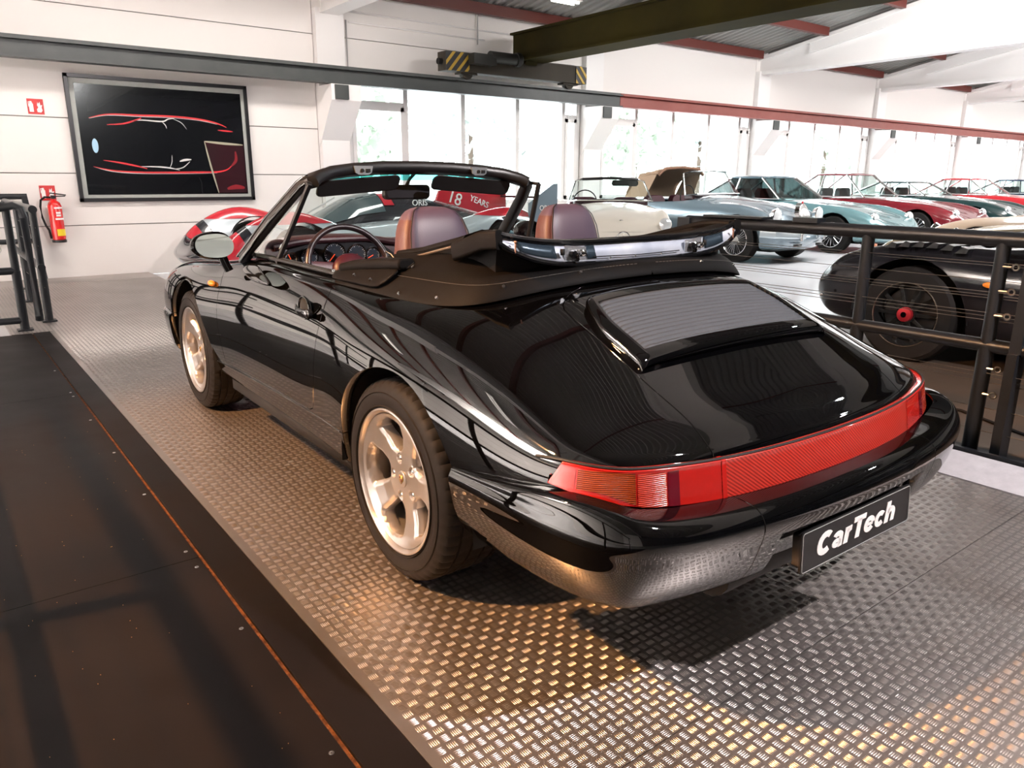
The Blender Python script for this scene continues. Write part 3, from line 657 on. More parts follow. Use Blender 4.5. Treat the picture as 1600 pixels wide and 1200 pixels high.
# sun visors, mirror
for sg,x0,x1 in ((-1,-.50,-.09),(1,.085,.50)):
    mb=MB(); rows=[]
    mb.prism(rrect(abs(x1-x0),.085,.03,5),lambda a,b,h:((x0+x1)/2+a,1.215-abs((x0+x1)/2+a)*.09+h-b*.5,1.198+b*.8-abs(a+(x0+x1)/2)**2*.12),-.009,.009); cp('sun_visor',mb,mat('black_vinyl',(.014,.014,.014),.5,bump=(300,.0006)),bevel=.004)
mb=MB(); mb.prism(rrect(.245,.068,.022,6),lambda a,b,h:(.02+a,1.335+h-b*.1,1.152+b),-.012,.022); q=cp('interior_mirror',mb,trimblk,bevel=.004)
mb=MB(); mb.prism(rrect(.225,.052,.018,6),lambda a,b,h:(.02+a,1.321+h-b*.1,1.152+b),-.001,.001); mb.build('mirror_glass',mat('dark_mirror_glass',(.03,.03,.035),.15),q)
mb=MB(); mb.tube([(.02,1.34,1.18),(.02,1.30,1.215),(.02,1.26,1.235)],.008,8); mb.build('mirror_stalk',trimblk,q)
# inspection badge stuck to the screen
mb=MB(); mb.prism([(.030*math.cos(t),.022*math.sin(t)) for t in np.linspace(0,2*PI,25)[:-1]],lambda a,b,h:(.36+a,1.565+h-b*.9,.985+b),0,.0015); q=cp('oval_sticker',mb,mat('sticker_dark_green',(.02,.03,.015),.4))
text_obj('sticker_print','CLUB',.014,mat('sticker_cream',(.6,.6,.4),.5),q,frame((.36,1.5635,.985),(1,0,0),(0,-.67,.74)),.0003)
# ---- dashboard
mb=MB(); rows=[]
dashy=[(1.42,.60),(1.39,.80),(1.395,.86),(1.41,.905),(1.44,.925),(1.52,.93),(1.62,.915),(1.75,.885),(1.80,.86)]
for y,z in dashy:
    r=[]
    for u in np.linspace(-.655,.655,31):
        hump=.028*math.exp(-((u+.33)/.26)**4)*(1 if z>.85 and y<1.56 else .3)
        yy=min(y,yfront(u)-.005) ; r.append((u,yy,min(z+hump,.97)))
    rows.append(r)
mb.grid(rows); DASH=cp('dashboard',mb,burgd)
mb=MB(); mb.tube([(u,1.405-.02*math.exp(-((u+.33)/.25)**4),.908+.033*math.exp(-((u+.33)/.27)**4)) for u in np.linspace(-.62,.62,41)],.016,10); mb.build('binnacle_roll',burgd,DASH)
mb=MB(); mb.prism([(x,z) for x,z in [(-.585,.80),(-.02,.80),(-.03,.86),(-.09,.905),(-.2,.925),(-.46,.925),(-.56,.905),(-.60,.85)]],lambda a,b,h:(a,1.388+h,b),-.004,.006); mb.build('instrument_panel',mat('instrument_black',(.012,.013,.016),.4),DASH)
face=mat('gauge_face',(.02,.028,.04),.35); needle=mat('needle_red',(.8,.08,.04),.4,emis=(1,.1,.03),es=.4); tick=mat('gauge_ticks',(.75,.75,.75),.5)
for gx,gz,gr_,na in ((-.555,.862,.030,2.0),(-.468,.868,.040,-2.2),(-.345,.874,.052,-2.3),(-.232,.868,.046,-2.4),(-.150,.860,.036,-2.7)):
    yb=1.381
    mb=MB(); mb.lathe([(0,gr_+.004),(-.008,gr_+.003),(-.008,gr_-.001),(-.002,gr_-.002)],(gx,yb,gz),(0,1,0),k=32); g=mb.build('gauge',gloss,DASH)
    mb=MB(); mb.cyl((gx,yb-.0012,gz),(gx,yb,gz),gr_,32); g2=mb.build('gauge_dial',face,DASH)
    mb=MB()
    for i in range(22):
        t=-.7+ (PI+1.4)*i/21; c,s_=math.cos(t),math.sin(t); r1=gr_*.92; r0_=gr_*(.74 if i%3==0 else .84); w=.0010
        px,pz=-s_*w,c*w
        mb.add([(gx+c*r0_+px,yb-.0016,gz+s_*r0_+pz),(gx+c*r1+px,yb-.0016,gz+s_*r1+pz),(gx+c*r1-px,yb-.0016,gz+s_*r1-pz),(gx+c*r0_-px,yb-.0016,gz+s_*r0_-pz)],[(0,1,2,3)])
    mb.build('gauge_marks',tick,DASH,smooth=False)
    mb=MB(); mb.tube([(gx,yb-.004,gz),(gx+.8*gr_*math.cos(na),yb-.004,gz+.8*gr_*math.sin(na))],.0018,6); mb.build('needle',needle,DASH)
# steering wheel
SWc=Vector((-.385,1.13,.835)); rot=Matrix.Rotation(-.38,3,'X')
mb=MB(); mb.tube([SWc+rot@Vector((.188*math.cos(t),0,.188*math.sin(t))) for t in np.linspace(0,2*PI,65)[:-1]],.0135,12,closed=True,up=rot@Vector((0,1,0))); SW=cp('steering_wheel',mb,mat('wheel_leather',(.022,.012,.014),.35,bump=(300,.0005)))
mb=MB(); mb.ell(SWc+rot@Vector((0,-.012,-.01)),(.085,.035,.075),24,12,rot)
for t in (.12,PI-.12,-.9,PI+.9):
    d=rot@Vector((math.cos(t),0,math.sin(t))); mb.sweep([SWc+d*.04,SWc+d*.12,SWc+d*.178],rrect(.012,.045,.005,2),up=rot@Vector((-math.sin(t),0,math.cos(t))))
mb.build('airbag_hub',burg,SW)
mb=MB(); mb.cyl(SWc+rot@Vector((0,.01,0)),SWc+rot@Vector((0,.22,0)),.03,16); mb.build('steering_column',trimblk,SW)
# doors inner trim, tops with seal strips
for sg in (1,-1):
    rows=[]
    for x,z in ((.662,.862),(.640,.872),(.622,.862),(.612,.82),(.60,.70),(.60,.45),(.62,.30)):
        rows.append([(sg*x,y,z) for y in (.54,.9,1.3,1.66)])
    mb=MB(); mb.grid(rows); cp('door_trim',mb,burg)
    for k in range(3):
        mb=MB(); mb.sweep([(sg*(.672-.013*k),y,.878+.002*(k==1)+.003) for y in np.linspace(.53,1.48,8)],rrect(.009,.012,.003,2)); cp('window_seal_strip',mb,trimblk)
# cockpit tub and rear shelf
mb=MB(); mb.add([(-.64,-.05,.60),(.64,-.05,.60),(.64,.30,.56),(-.64,.30,.56),(.64,.34,.30),(-.64,.34,.30),(.64,1.8,.27),(-.64,1.8,.27),(-.64,1.5,.62),(.64,1.5,.62)],[(0,1,2,3),(3,2,4,5),(5,4,6,7)]); cp('cockpit_floor',mb,mat('burgundy_carpet',(.05,.012,.018),.9))
mb=MB(); mb.b2((-.09,.6,.27),(.09,1.45,.52)); cp('centre_tunnel',mb,burgd,bevel=.02)
# ---- seats
def seat(x):
    rows=[]
    ctrl=[(.545,.40,.235,.075),(.50,.52,.25,.085),(.47,.66,.25,.085),(.445,.80,.225,.08),(.44,.90,.165,.07),(.445,.965,.148,.065),(.455,1.03,.140,.06),(.462,1.075,.122,.052),(.466,1.105,.10,.035),(.468,1.118,.06,.012)]
    for y,z,w,d in ctrl:
        r=[]
        for t in np.linspace(0,2*PI,33)[:-1]:
            c,s_=math.cos(t),math.sin(t); e=.55; r.append((x+w*math.copysign(abs(c)**e,c),y+.04+d*math.copysign(abs(s_)**e,s_),z))
        rows.append(r+[r[0]])
    mb=MB(); mb.grid(rows); mb.add(rows[-1][:-1],[list(range(32))]); n=len(mb.f); mi=[]
    for f in mb.f:
        c=sum((Vector(mb.v[i]) for i in f),Vector())/len(f); d=c.x-x; z=c.z
        w=np.interp(z,[q[1] for q in ctrl],[q[2] for q in ctrl])
        mi.append(1 if (abs(d)>w*.80 and z<1.09) else 0)
    mb.mi=mi; b=mb.build('seat_back',[lilac,tanm],CAR,weld=True,subs=1,angle=180)
    for sg in (1,-1):
        pts=[(x+sg*q[2]*.86,q[0]+.04-q[3]*.93,q[1]) for q in ctrl[3:]]; m2=MB(); m2.tube(pts,.0022,6); m2.build('piping',trimblk,b)
    mb=MB(); mb.prism(rrect(.50,.52,.08,6),lambda a,b_,h:(x+a,.80+b_,.36+h+.03*abs(a/.25)**3+.04*b_),-.06,.06); cp('seat_cushion',mb,lilac,bevel=.02)
seat(-.345); seat(.302)
# ---- soft top stack and its boot
def U(pts): return pts
E_=[(.700,.575,.868),(.700,.47,.868),(.690,.25,.866),(.672,.06,.862),(.640,-.09,.868),(.575,-.185,.883),(.46,-.232,.905),(.30,-.262,.924),(.15,-.275,.932),(0,-.28,.935)]
C_=[(.640,.575,.885),(.600,.47,.925),(.585,.25,.943),(.575,.06,.952),(.565,-.06,.948),(.53,-.145,.942),(.44,-.190,.950),(.30,-.215,.958),(.15,-.228,.967),(0,-.23,.967)]
D_=[(.60,.575,.888),(.565,.47,.950),(.535,.25,.975),(.515,.06,.978),(.510,-.06,.968),(.495,-.11,.955),(.42,-.150,.957),(.29,-.185,.962),(.15,-.20,.97),(0,-.20,.97)]
I_=[(.55,.575,.875),(.50,.47,.93),(.46,.25,.965),(.44,.06,.965),(.44,-.03,.958),(.43,-.07,.945),(.38,-.09,.945),(.28,-.12,.94),(.15,-.13,.935),(0,-.13,.935)]
J_=[(.54,.575,.80),(.48,.47,.80),(.44,.25,.80),(.41,.06,.80),(.41,-.0,.80),(.40,-.03,.80),(.36,-.05,.80),(.27,-.06,.80),(.15,-.06,.80),(0,-.06,.80)]
E0=[(x+.004,y-.002,z-.010) for x,y,z in E_]
net=[E0,E_]+[[tuple(np.array(a)*(1-t)+np.array(b)*t+np.array([0,0,.008*math.sin(PI*t)])) for a,b in zip(E_,C_)] for t in (.35,.7)]+[C_,D_,I_,J_]
ST=evalnet(fitnet(np.array(net).transpose(1,0,2),.6,2),90,50)
if ST.N[45*50+25][2]<0: ST=evalnet(fitnet(np.array(net).transpose(1,0,2),.6,2),90,50,flip=True)
surf_obj('soft_top_boot',joined(ST,mirrored(ST)),leather,CAR)
# end cap of the stack at the door side + padded roll
for sg in (1,-1):
    k=0; pts=[net[i][0] for i in range(len(net))]
    mb=MB(); mb.add([(sg*x,y,z) for x,y,z in pts],[list(range(len(pts)))]); cp('boot_end_flap',mb,leather)
    mb=MB(); mb.sweep([(sg*.645,.60,.905),(sg*.632,.50,.922),(sg*.618,.36,.938),(sg*.606,.22,.950)],rrect(.075,.040,.018,4),scale=lambda t:.86+.2*math.sin(PI*t)); cp('padded_roll',mb,leather,bevel=.006)
    # overlapping boot side flap with snap fasteners
    fl=[]; 
    for (a,b) in ((.62,.878),(.50,.877),(.36,.873),(.24,.869)):
        pass
    mb=MB(); ra=[(sg*.7045,.625,.866),(sg*.7065,.50,.872),(sg*.7035,.36,.872),(sg*.699,.245,.869)]; rb=[(sg*.672,.640,.892),(sg*.668,.50,.905),(sg*.662,.36,.914),(sg*.655,.215,.916)]; rc=[(sg*.650,.640,.898),(sg*.640,.50,.925),(sg*.628,.36,.938),(sg*.62,.205,.94)]
    mb.grid([ra,rb,rc]); cp('boot_side_flap',mb,leather,solid=.005,subs=1)
    for p in ((.690,.595,.886),(.690,.42,.891),(.690,.30,.889),(.684,.14,.878),(.655,-.03,.882),(.52,-.19,.912),(.27,-.243,.944)):
        v=Vector((sg*p[0],p[1],p[2]))
        d=np.linalg.norm(ST.P*np.array([sg,1,1])-np.array(v),axis=1); i=int(np.argmin(d)); n=Vector(ST.N[i]*np.array([sg,1,1])); q=Vector(ST.P[i]*np.array([sg,1,1])) if p[1]<.2 else v+n*.012
        mb=MB(); mb.cyl(q-n*.001,q+n*.005,.0065,12,.005); cp('snap_fastener',mb,chrome)
# stitching line
mb=MB()
for sg in (1,-1):
    j=14
    for i in range(2,88,1):
        a=ST.P[i*50+j]; b=ST.P[(i+1)*50+j]; n=ST.N[i*50+j]
        for t0,t1 in ((.05,.38),(.55,.88)):
            p=(a+(b-a)*t0+n*.0006)*np.array([sg,1,1]); q=(a+(b-a)*t1+n*.0006)*np.array([sg,1,1]); mb.tube([p,q],.0008,4)
o=cp('stitching',mb,mat('grey_thread',(.12,.11,.10),.7)); tag(o,kind='stuff')
# piping roll along the stack crest
for sg in (1,-1):
    mb=MB(); mb.tube([(sg*x,y,z) for x,y,z in ((.535,.40,.962),(.52,.25,.985),(.505,.06,1.028),(.50,-.06,1.056),(.505,-.13,1.062),(.515,-.17,1.060))],.014,10); cp('stack_edge_roll',mb,leather)
    mb=MB(); mb.tube([(sg*(x+.022),y,z-.014) for x,y,z in ((.535,.40,.962),(.52,.25,.985),(.505,.06,1.028),(.50,-.06,1.052),(.50,-.12,1.056))],.004,6); cp('stack_chrome_piping',mb,mat('worn_piping',(.25,.2,.16),.3,metal=.6))
mb=MB(); tp=[(.535,.40,.955),(.52,.25,.978),(.505,.06,1.020),(.50,-.06,1.045),(.50,-.13,1.035),(.44,-.165,1.02),(.3,-.17,1.012),(.15,-.17,1.01),(0,-.17,1.01)]
tp=[(-x,y,z) for x,y,z in tp]+[p for p in tp[::-1]][1:]
mb.grid([[(x*1.01,y,.90) for x,y,z in tp],[(x*1.015,y-.004,.5*z+.45) for x,y,z in tp],tp,[(x*.93,y+.03,z-.004) for x,y,z in tp],[(x*.88,y+.05,z-.05) for x,y,z in tp],[(x*.87,y+.055,.84) for x,y,z in tp]]); cp('folded_roof_stack',mb,leather)
# roof bow: underside of the front rail, seen from behind
bow=mat('bow_aluminium',(.72,.76,.84),.28,metal=.35,noise=(5,.25,(.45,.50,.60)))
n=61; top=[];bot=[]
for u in np.linspace(-1,1,n):
    x=u*.545; au=abs(u)
    top.append(Vector((x,-.195-.005*au+.03*au**6,1.024+.040*au**4))); bot.append(Vector((x*.985,-.215+.03*au**6,.972+.075*au**5)))
mb=MB(); mb.grid([bot,[b.lerp(t,.5)+Vector((0,.006,0)) for b,t in zip(bot,top)],top]); BOW=cp('roof_bow',mb,bow,solid=.004)
mb=MB(); mb.tube([p+Vector((0,-.002,.006)) for p in top],.009,8); mb.build('bow_top_seal',gloss,BOW)
mb=MB(); mb.tube([p+Vector((0,-.004,-.006)) for p in bot],.008,8); mb.build('bow_lower_edge',gloss,BOW)
mb=MB(); mb.grid([[p+Vector((0,0,.008)) for p in top],[p+Vector((0,.05,.012)) for p in top],[p+Vector((0,.14,-.01)) for p in top],[p+Vector((0,.18,-.05)) for p in top]]); mb.build('folded_roof_fabric',leather,BOW)
for i in range(n):
    pass
for x in (-.268,.268):
    c=Vector((x,-.215,1.000))
    mb=MB(); mb.prism(rrect(.085,.044,.003,2),lambda a,b,h:c+Vector((a,.004-h,b+.1*a*(1 if x>0 else -1))),0,.003); lp=mb.build('latch_mounting',mat('bright_plate',(.75,.78,.82),.2,metal=.8),BOW)
    mb=MB(); mb.lathe([(0,.0),(0,.011),(.010,.0115),(.012,.008),(.022,.007),(.024,.011),(.034,.010),(.037,.004),(.037,0)],c+Vector((.004,0,0)),(0,-1,.1),k=16); mb.build('latch_pin',chrome,BOW)
    mb=MB(); mb.lathe([(0,.0),(0,.0105),(.014,.0105),(.015,.0)],c+Vector((-.016,-.001,.0)),(0,-1,.0),k=16); mb.cyl(c+Vector((-.004,-.006,-.016)),c+Vector((-.004,-.016,-.016)),.007,10); mb.build('latch_catch',gloss,BOW)
    mb=MB(); sx=-1 if x<0 else 1; mb.b2((x+sx*.055-.006,-.222,.992+.006),(x+sx*.055+.006,-.216,1.016)); mb.build('latch_slot',under,BOW)
drk=mat('bow_dark_section',(.05,.075,.10),.25,metal=.5)
for xa,xb in ((-.475,-.345),(-.222,-.185),(.335,.44)):
    r0=[];r1=[]
    for x in np.linspace(xa,xb,8):
        u=x/.545; k=(u+1)/2*(n-1); i=min(int(k),n-2); f=k-i; a=bot[i].lerp(bot[i+1],f); b=top[i].lerp(top[i+1],f); r0.append(a.lerp(b,.16)+Vector((0,-.0045,0))); r1.append(a.lerp(b,.90)+Vector((0,-.0045,0)))
    mb=MB(); mb.grid([r0,r1]); mb.build('bow_dark_panel',drk,BOW,solid=.002)
for x,z in ((-.49,1.03),(.49,1.03)):
    mb=MB(); mb.cyl((x,-.207,z-.018),(x,-.207,z+.012),.003,10); mb.ell((x,-.207,z+.013),(.005,.005,.005),10,6); mb.build('guide_pin',mat('copper_pin',(.6,.3,.2),.3,metal=1),BOW)
for x0,x1 in ((-.20,.19),):
    mb=MB(); mb.sweep([Vector((x,-.221,.983+.02*abs(x))) for x in np.linspace(x0,x1,12)],rrect(.004,.003,.001,1)); mb.build('bow_ridge',under,BOW)
for x in (-.13,-.02,.1):
    mb=MB(); mb.ell((x,-.223,.981),(.003,.003,.003),8,6); mb.build('rivet',chrome,BOW)
for sg in (1,-1):   # corner knuckle of the bow
    mb=MB(); mb.sweep([(sg*.535,-.19,1.05),(sg*.55,-.13,1.045),(sg*.55,-.05,1.02),(sg*.54,.03,1.0)],rrect(.03,.055,.01,3)); mb.build('bow_knuckle',leather,BOW)
# cable loop on the left side
mb=MB(); mb.tube([(-.56,.36,.935),(-.572,.39,.965),(-.578,.42,.975),(-.585,.40,.95),(-.60,.33,.925),(-.61,.26,.92),(-.605,.22,.935),(-.595,.19,.955),(-.60,.20,.94)],.003,6); cp('release_cord',mb,trimblk)
# ---- outside mirrors
for sg in (-1,1):
    c=Vector((sg*.868,1.455,.932))
    rows=[]
    for t,(dy,s_) in enumerate(((.0,.90),(.006,1.0),(.02,1.02),(.05,.92),(.085,.70),(.11,.36),(.118,.02))):
        r=[]
        for a in np.linspace(0,2*PI,37):
            ex=.086*s_*math.copysign(abs(math.cos(a))**.85,math.cos(a)); ez=.058*s_*math.copysign(abs(math.sin(a))**.9,math.sin(a)); ez*= (1+.12*(math.cos(a)*-sg))
            r.append(c+Vector((ex,dy,ez-.10*0)))
        rows.append(r)
    mb=MB(); mb.grid(rows); M_=cp('door_mirror',mb,paint)
    mb=MB(); r=[c+Vector((.078*math.copysign(abs(math.cos(a))**.85,math.cos(a)),.0045+.034*math.cos(a)*sg-.012,.050*math.copysign(abs(math.sin(a))**.9,math.sin(a))*(1+.12*math.cos(a)*-sg))) for a in np.linspace(0,2*PI,37)[:-1]]; mb.add(r,[list(range(36))]); mb.build('mirror_glass',mat('mirror_silver',(.75,.85,.83),.02,metal=1),M_)
    mb=MB(); mb.sweep([c+Vector((-sg*.045,.045,-.035)),c+Vector((-sg*.06,.04,-.085)),c+Vector((-sg*.072,.035,-.115)),],rrect(.03,.055,.012,4),up=(0,1,0)); mb.build('mirror_stalk',paint,M_)
    # black teardrop pad on the door
    i0=None
    pad=[]
    for y,z0 in ((1.46,.826),(1.40,.823),(1.28,.815),(1.15,.808),(1.06,.803)): pass
    out=[];L=[(1.47,.835,.012),(1.42,.832,.022),(1.34,.827,.027),(1.26,.820,.026),(1.18,.812,.020),(1.11,.806,.012),(1.065,.802,.003)]
    rows=[]
    for y,z,h in L:
        r=[]
        for q in (-1,-.5,0,.5,1):
            zz=z+h*q; d=np.abs(SH.P[:,1]-y)*1.0+np.abs(SH.P[:,2]-zz)+(SH.P[:,0]<.5)*9; i=int(np.argmin(d)); p=SH.P[i]+SH.N[i]*(.004+.006*(1-q*q)); r.append((sg*float(p[0]),y,zz))
        rows.append(r)
    mb=MB(); mb.grid(rows); cp('mirror_base_pad',mb,gloss,solid=.004,subs=1)
    # side indicator
    mb=MB(); mb.ell((sg*.795,1.80,.728),(.016,.038,.015),16,8); q=cp('side_indicator',mb,mat('amber_lens',(.75,.2,.01),.2,coat=1,emis=(1,.3,.02),es=.15))
    # door handle: scooped recess, pull and lock barrel
    c=Vector((sg*.795,.62,.765))
    mb=MB(); mb.ell(c+Vector((sg*-.005,.018,.004)),(.010,.046,.038),28,12); q=cp('handle_recess',mb,under)
    mb=MB(); mb.tube([c+Vector((sg*.0015,.018+.047*math.cos(t),.004+.039*math.sin(t))) for t in np.linspace(0,2*PI,41)[:-1]],.0035,8,closed=True,up=(1,0,0)); mb.build('recess_rim',paint,q)
    mb=MB(); mb.sweep([c+Vector((sg*.004,.088,.000)),c+Vector((sg*.014,.066,-.003)),c+Vector((sg*.021,.030,-.008)),c+Vector((sg*.022,-.010,-.009)),c+Vector((sg*.016,-.036,-.007)),c+Vector((sg*.006,-.048,-.006))],rrect(.010,.026,.005,3),up=(0,0,1)); cp('door_handle',mb,paint,subs=1)
    mb=MB(); mb.lathe([(0,.017),(.014,.016),(.017,.012),(.018,0)],c+Vector((sg*.008,-.058,-.006)),(sg,0,0),k=20); q=cp('door_lock',mb,gloss)
    mb=MB(); mb.lathe([(0,.009),(.003,.009),(.004,0)],c+Vector((sg*.026,-.058,-.006)),(sg,0,0),k=16); mb.build('key_barrel',chrome,q)
# front lamps and bumper (hidden from here, seen from the side)
FP=[(.828,2.54),(.825,2.64),(.815,2.76),(.795,2.86),(.75,2.98),(.66,3.07),(.5,3.13),(.3,3.16),(.15,3.17),(0,3.172)]
net=[]
for i,(x,y) in enumerate(FP):
    a=Vector(FP[max(i-1,0)]);b=Vector(FP[min(i+1,len(FP)-1)]);t=(b-a).normalized();o=Vector((t.y,-t.x)); o=o if o.y>-1e-6 or o.x>.5 else -o
    if i==len(FP)-1:o=Vector((0,1))
    net.append([(x+o.x*f,y+o.y*f,z) for f,z in ((-.06,.485),(-.02,.478),(0,.46),(.002,.43),(-.006,.37),(-.02,.30),(-.05,.24),(-.10,.22))])
fb=evalnet(fitnet(net,.8,2),70,24,flip=True)
if fb.N[8*24+10][0]<0: fb=evalnet(fitnet(net,.8,2),70,24)
fb=clip(fb,farch_f); surf_obj('front_bumper',flange(joined(fb,mirrored(fb)),.02,lambda p,n: np.array([-.035*np.sign(p[0]),0,0]) if abs(math.hypot(p[1]-FA[0],p[2]-FA[1])-FA[2])<.004 else -n*.012),paint,CAR)
for sg in (1,-1):
    mb=MB(); mb.lathe([(0,.098),(.02,.098),(.028,.088),(.04,.05),(.045,0)],(sg*.60,2.80,.645),(0,.85,.5),k=36); q=cp('headlamp',mb,mat('lamp_glass',(.5,.53,.55),.05,coat=1,metal=.3))
    mb=MB(); mb.lathe([(0,.098),(.018,.106),(.024,.098)],(sg*.60,2.80,.645),(0,.85,.5),k=36); mb.build('headlamp_ring',paint,q)
# ================================================================ building
def struct(o): o['kind']='structure'; return o
conc=mat('grey_floor_coating',(.60,.61,.64),.24,noise=(.7,.9,(.64,.65,.67),.03))
mb=MB(); mb.b2((-9,-10,-.12),(48,8.98,-.03)); struct(mb.build('floor',conc,None,smooth=False))
WY=8.96; BX=[2.95+5.13*k for k in range(-2,9)]; CW=.45
# back wall: recessed backing with proud panels, window openings in every bay right of the first column
back=mat('wall_joint_grey',(.30,.28,.27),.8)  # plain grey backing, visible in the panel joints
mb=MB(); zs=[-.03,.85,2.62,6.2]
mb.b2((-9,WY+.03,-.03),(3.45,WY+.25,6.2)); mb.b2((3.45,WY+.03,-.03),(48,WY+.25,.80)); mb.b2((3.45,WY+.03,2.64),(48,WY+.25,6.2))
for k in range(2,11): mb.b2((BX[k]-.02,WY+.03,.8),(BX[k]+CW+.02,WY+.25,2.64))
WB=struct(mb.build('wall_back',back,None,smooth=False))
def panel(x0,x1,z0,z1,g=.006):
    mb=MB(); mb.b2((x0+g,WY,z0+g),(x1-g,WY+.035,z1-g)); return mb.build('wall_panel',white,WB,smooth=False)
ZR=[-.03,.626,1.252,1.894,2.53,3.165,3.80,4.43,5.06,5.7,6.2]
for a,b in ((-9,-2.15),(-2.15,2.95)):
    for i in range(len(ZR)-1): panel(a,b,ZR[i],ZR[i+1])
for k in range(2,11):
    x0=BX[k]; x1=BX[k]+CW; xe=BX[k+1] if k<10 else 48
    for i in range(len(ZR)-1): panel(x0,x1,ZR[i],ZR[i+1],.004)
    if x1<47:
        panel(x1,min(xe,48),-.03,.80,.004); [panel(x1,min(xe,48),a_,b_) for a_,b_ in (((2.64,3.165),(3.165,3.80),(3.80,6.2)) if k==2 else ((2.64,3.80),(3.8,6.2)))]
# pilasters with corbels
for k in range(2,11):
    x0=BX[k]; mb=MB(); mb.b2((x0+.01,WY-.10,-.03),(x0+CW-.01,WY+.01,3.5)); mb.build('pilaster',whiteb,WB,smooth=False)
    mb=MB(); mb.prism([(WY,1.62),(WY-.10,1.74),(8.44,2.26),(8.44,2.470),(WY,2.470)],lambda a,b,h:(h,a,b),x0,x0+CW); mb.build('corbel',whiteb,WB,smooth=False)
    mb=MB(); mb.b2((x0+.05,8.41,2.27),(x0+.25,8.438,2.46)); b=mb.build('bearing_plate',railst,WB,smooth=False)
# windows
frm=mat('white_window_frame',(.72,.70,.69),.4)
def window(n,x0,x1,parts):
    mb=MB(); z0,z1=.80,2.64; w=.055
    mb.b2((x0,WY+.02,z0),(x1,WY+.10,z0+w)); mb.b2((x0,WY+.02,z1-w),(x1,WY+.10,z1))
    for x in parts: mb.b2((x-w/1.4,WY+.015,z0),(x+w/1.4,WY+.105,z1))
    o=struct(mb.build('window_%d'%n,frm,None,smooth=False))
    for i in range(len(parts)-1):
        a,b=parts[i]+w/1.4,parts[i+1]-w/1.4; tr=i in (0,len(parts)-2)
        if tr:
            mb=MB(); mb.b2((a,WY+.02,2.26),(b,WY+.10,2.33)); mb.build('transom',frm,o,smooth=False)
            s=MB(); 
            for q in ((a,z0+w,a+.06,2.26),(b-.06,z0+w,b,2.26),(a,z0+w,b,z0+w+.06),(a,2.20,b,2.26)): s.b2((q[0],WY,q[1]),(q[2],WY+.05,q[3]))
            s.build('sash',frm,o,smooth=False)
        mb=MB(); mb.add([(a,WY+.06,z0+w),(b,WY+.06,z0+w),(b,WY+.06,z1-w),(a,WY+.06,z1-w)],[(0,1,2,3)]); mb.build('pane',glass,o,smooth=False)
for n,k in enumerate(range(2,10)):
    a=BX[k]+CW+.02; b=BX[k+1]-.02; window(n+1,a,b,[a+.04,a+1.0,a+2.07,a+3.2,a+4.25,b-.04])
# other walls (outside the picture, seen in reflections)
mb=MB(); mb.b2((-9.2,-10,-.03),(-9,WY,6.4)); struct(mb.build('wall_left',white,None,smooth=False))
dkw=mat('dark_grey_wall',(.05,.05,.055),.6)
mb=MB(); mb.b2((-2.5,-10.2,-.03),(48,-10,6.4)); struct(mb.build('wall_front',dkw,None,smooth=False)); mb=MB(); mb.b2((-9,-10.2,-.03),(-2.5,-10,6.4)); struct(mb.build('wall_front_left',white,None,smooth=False))
mb=MB(); mb.b2((48,-10,-.03),(48.2,WY,6.4)); struct(mb.build('wall_right',white,None,smooth=False))
# roof of ribbed sheet on red purlins and white rafters
sheet=mat('ribbed_roof_sheet',(.30,.295,.28),.5)
RS=.18; rz=lambda y: 3.80+RS*(WY-y)
ridge=-.5
rows=[[],[],[]]
x=-9.0
while x<48:
    for dx,dz in ((0,0),(.10,0),(.115,-.035),(.165,-.035),(.18,0)):
        for r,y in zip(rows,(WY+.05,ridge,-10.0)): r.append((x+dx,y,(rz(y) if y>=ridge else rz(ridge)-RS*(ridge-y))+dz+.12))
    x+=.18
mb=MB(); mb.grid(rows); CE=struct(mb.build('ceiling',sheet,None,smooth=False))
for y in (8.84,7.35,5.85,4.35,2.85,1.35,-.2):
    mb=MB(); z=rz(y)
    for k in range(0,10):
        a,b=(BX[k]+CW if k else -9),(BX[k+1])
        m2=MB(); m2.b2((a,y-.05,z-.08),(b,y+.05,z+.075)); m2.build('purlin',mat('purlin_red_oxide',(.11,.02,.014),.5),CE,smooth=False)
for k in range(0,11):
    x0=BX[k]+.04; x1=BX[k]+CW-.04
    if x0>47: continue
    mb=MB(); pr_=[(WY,3.47),(WY,rz(WY)-.06),(ridge,rz(ridge)-.06),(-9.9,rz(ridge)-RS*(ridge+9.9)-.06),(-9.9,3.47),(ridge,3.50)]
    mb.prism([(WY,3.47),(WY,rz(WY)-.06),(ridge,rz(ridge)-.06),(ridge,4.1),(2.5,3.50)],lambda a,b,h:(h,a,b),x0+.10,x1-.10)
    mb.prism([(ridge,4.1),(ridge,rz(ridge)-.06),(-9.9,rz(ridge)-RS*(ridge+9.9)-.10),(-9.9,3.3),(-3.5,3.5)],lambda a,b,h:(h,a,b),x0+.10,x1-.10)
    mb.prism([(WY,rz(WY)-.09),(WY,rz(WY)-.02),(ridge,rz(ridge)-.02),(ridge,rz(ridge)-.09)],lambda a,b,h:(h,a,b),x0,x1)
    mb.prism([(7.75,rz(7.75)-.28),(7.75,rz(7.75)-.09),(ridge,rz(ridge)-.09),(ridge,rz(ridge)-.28)],lambda a,b,h:(h,a,b),x0+.02,x1-.02)
    mb.prism([(WY,3.43),(WY,3.50),(2.5,3.53),(2.5,3.46)],lambda a,b,h:(h,a,b),x0+.04,x1-.04)
    mb.build('rafter',whiteb,CE,smooth=False)
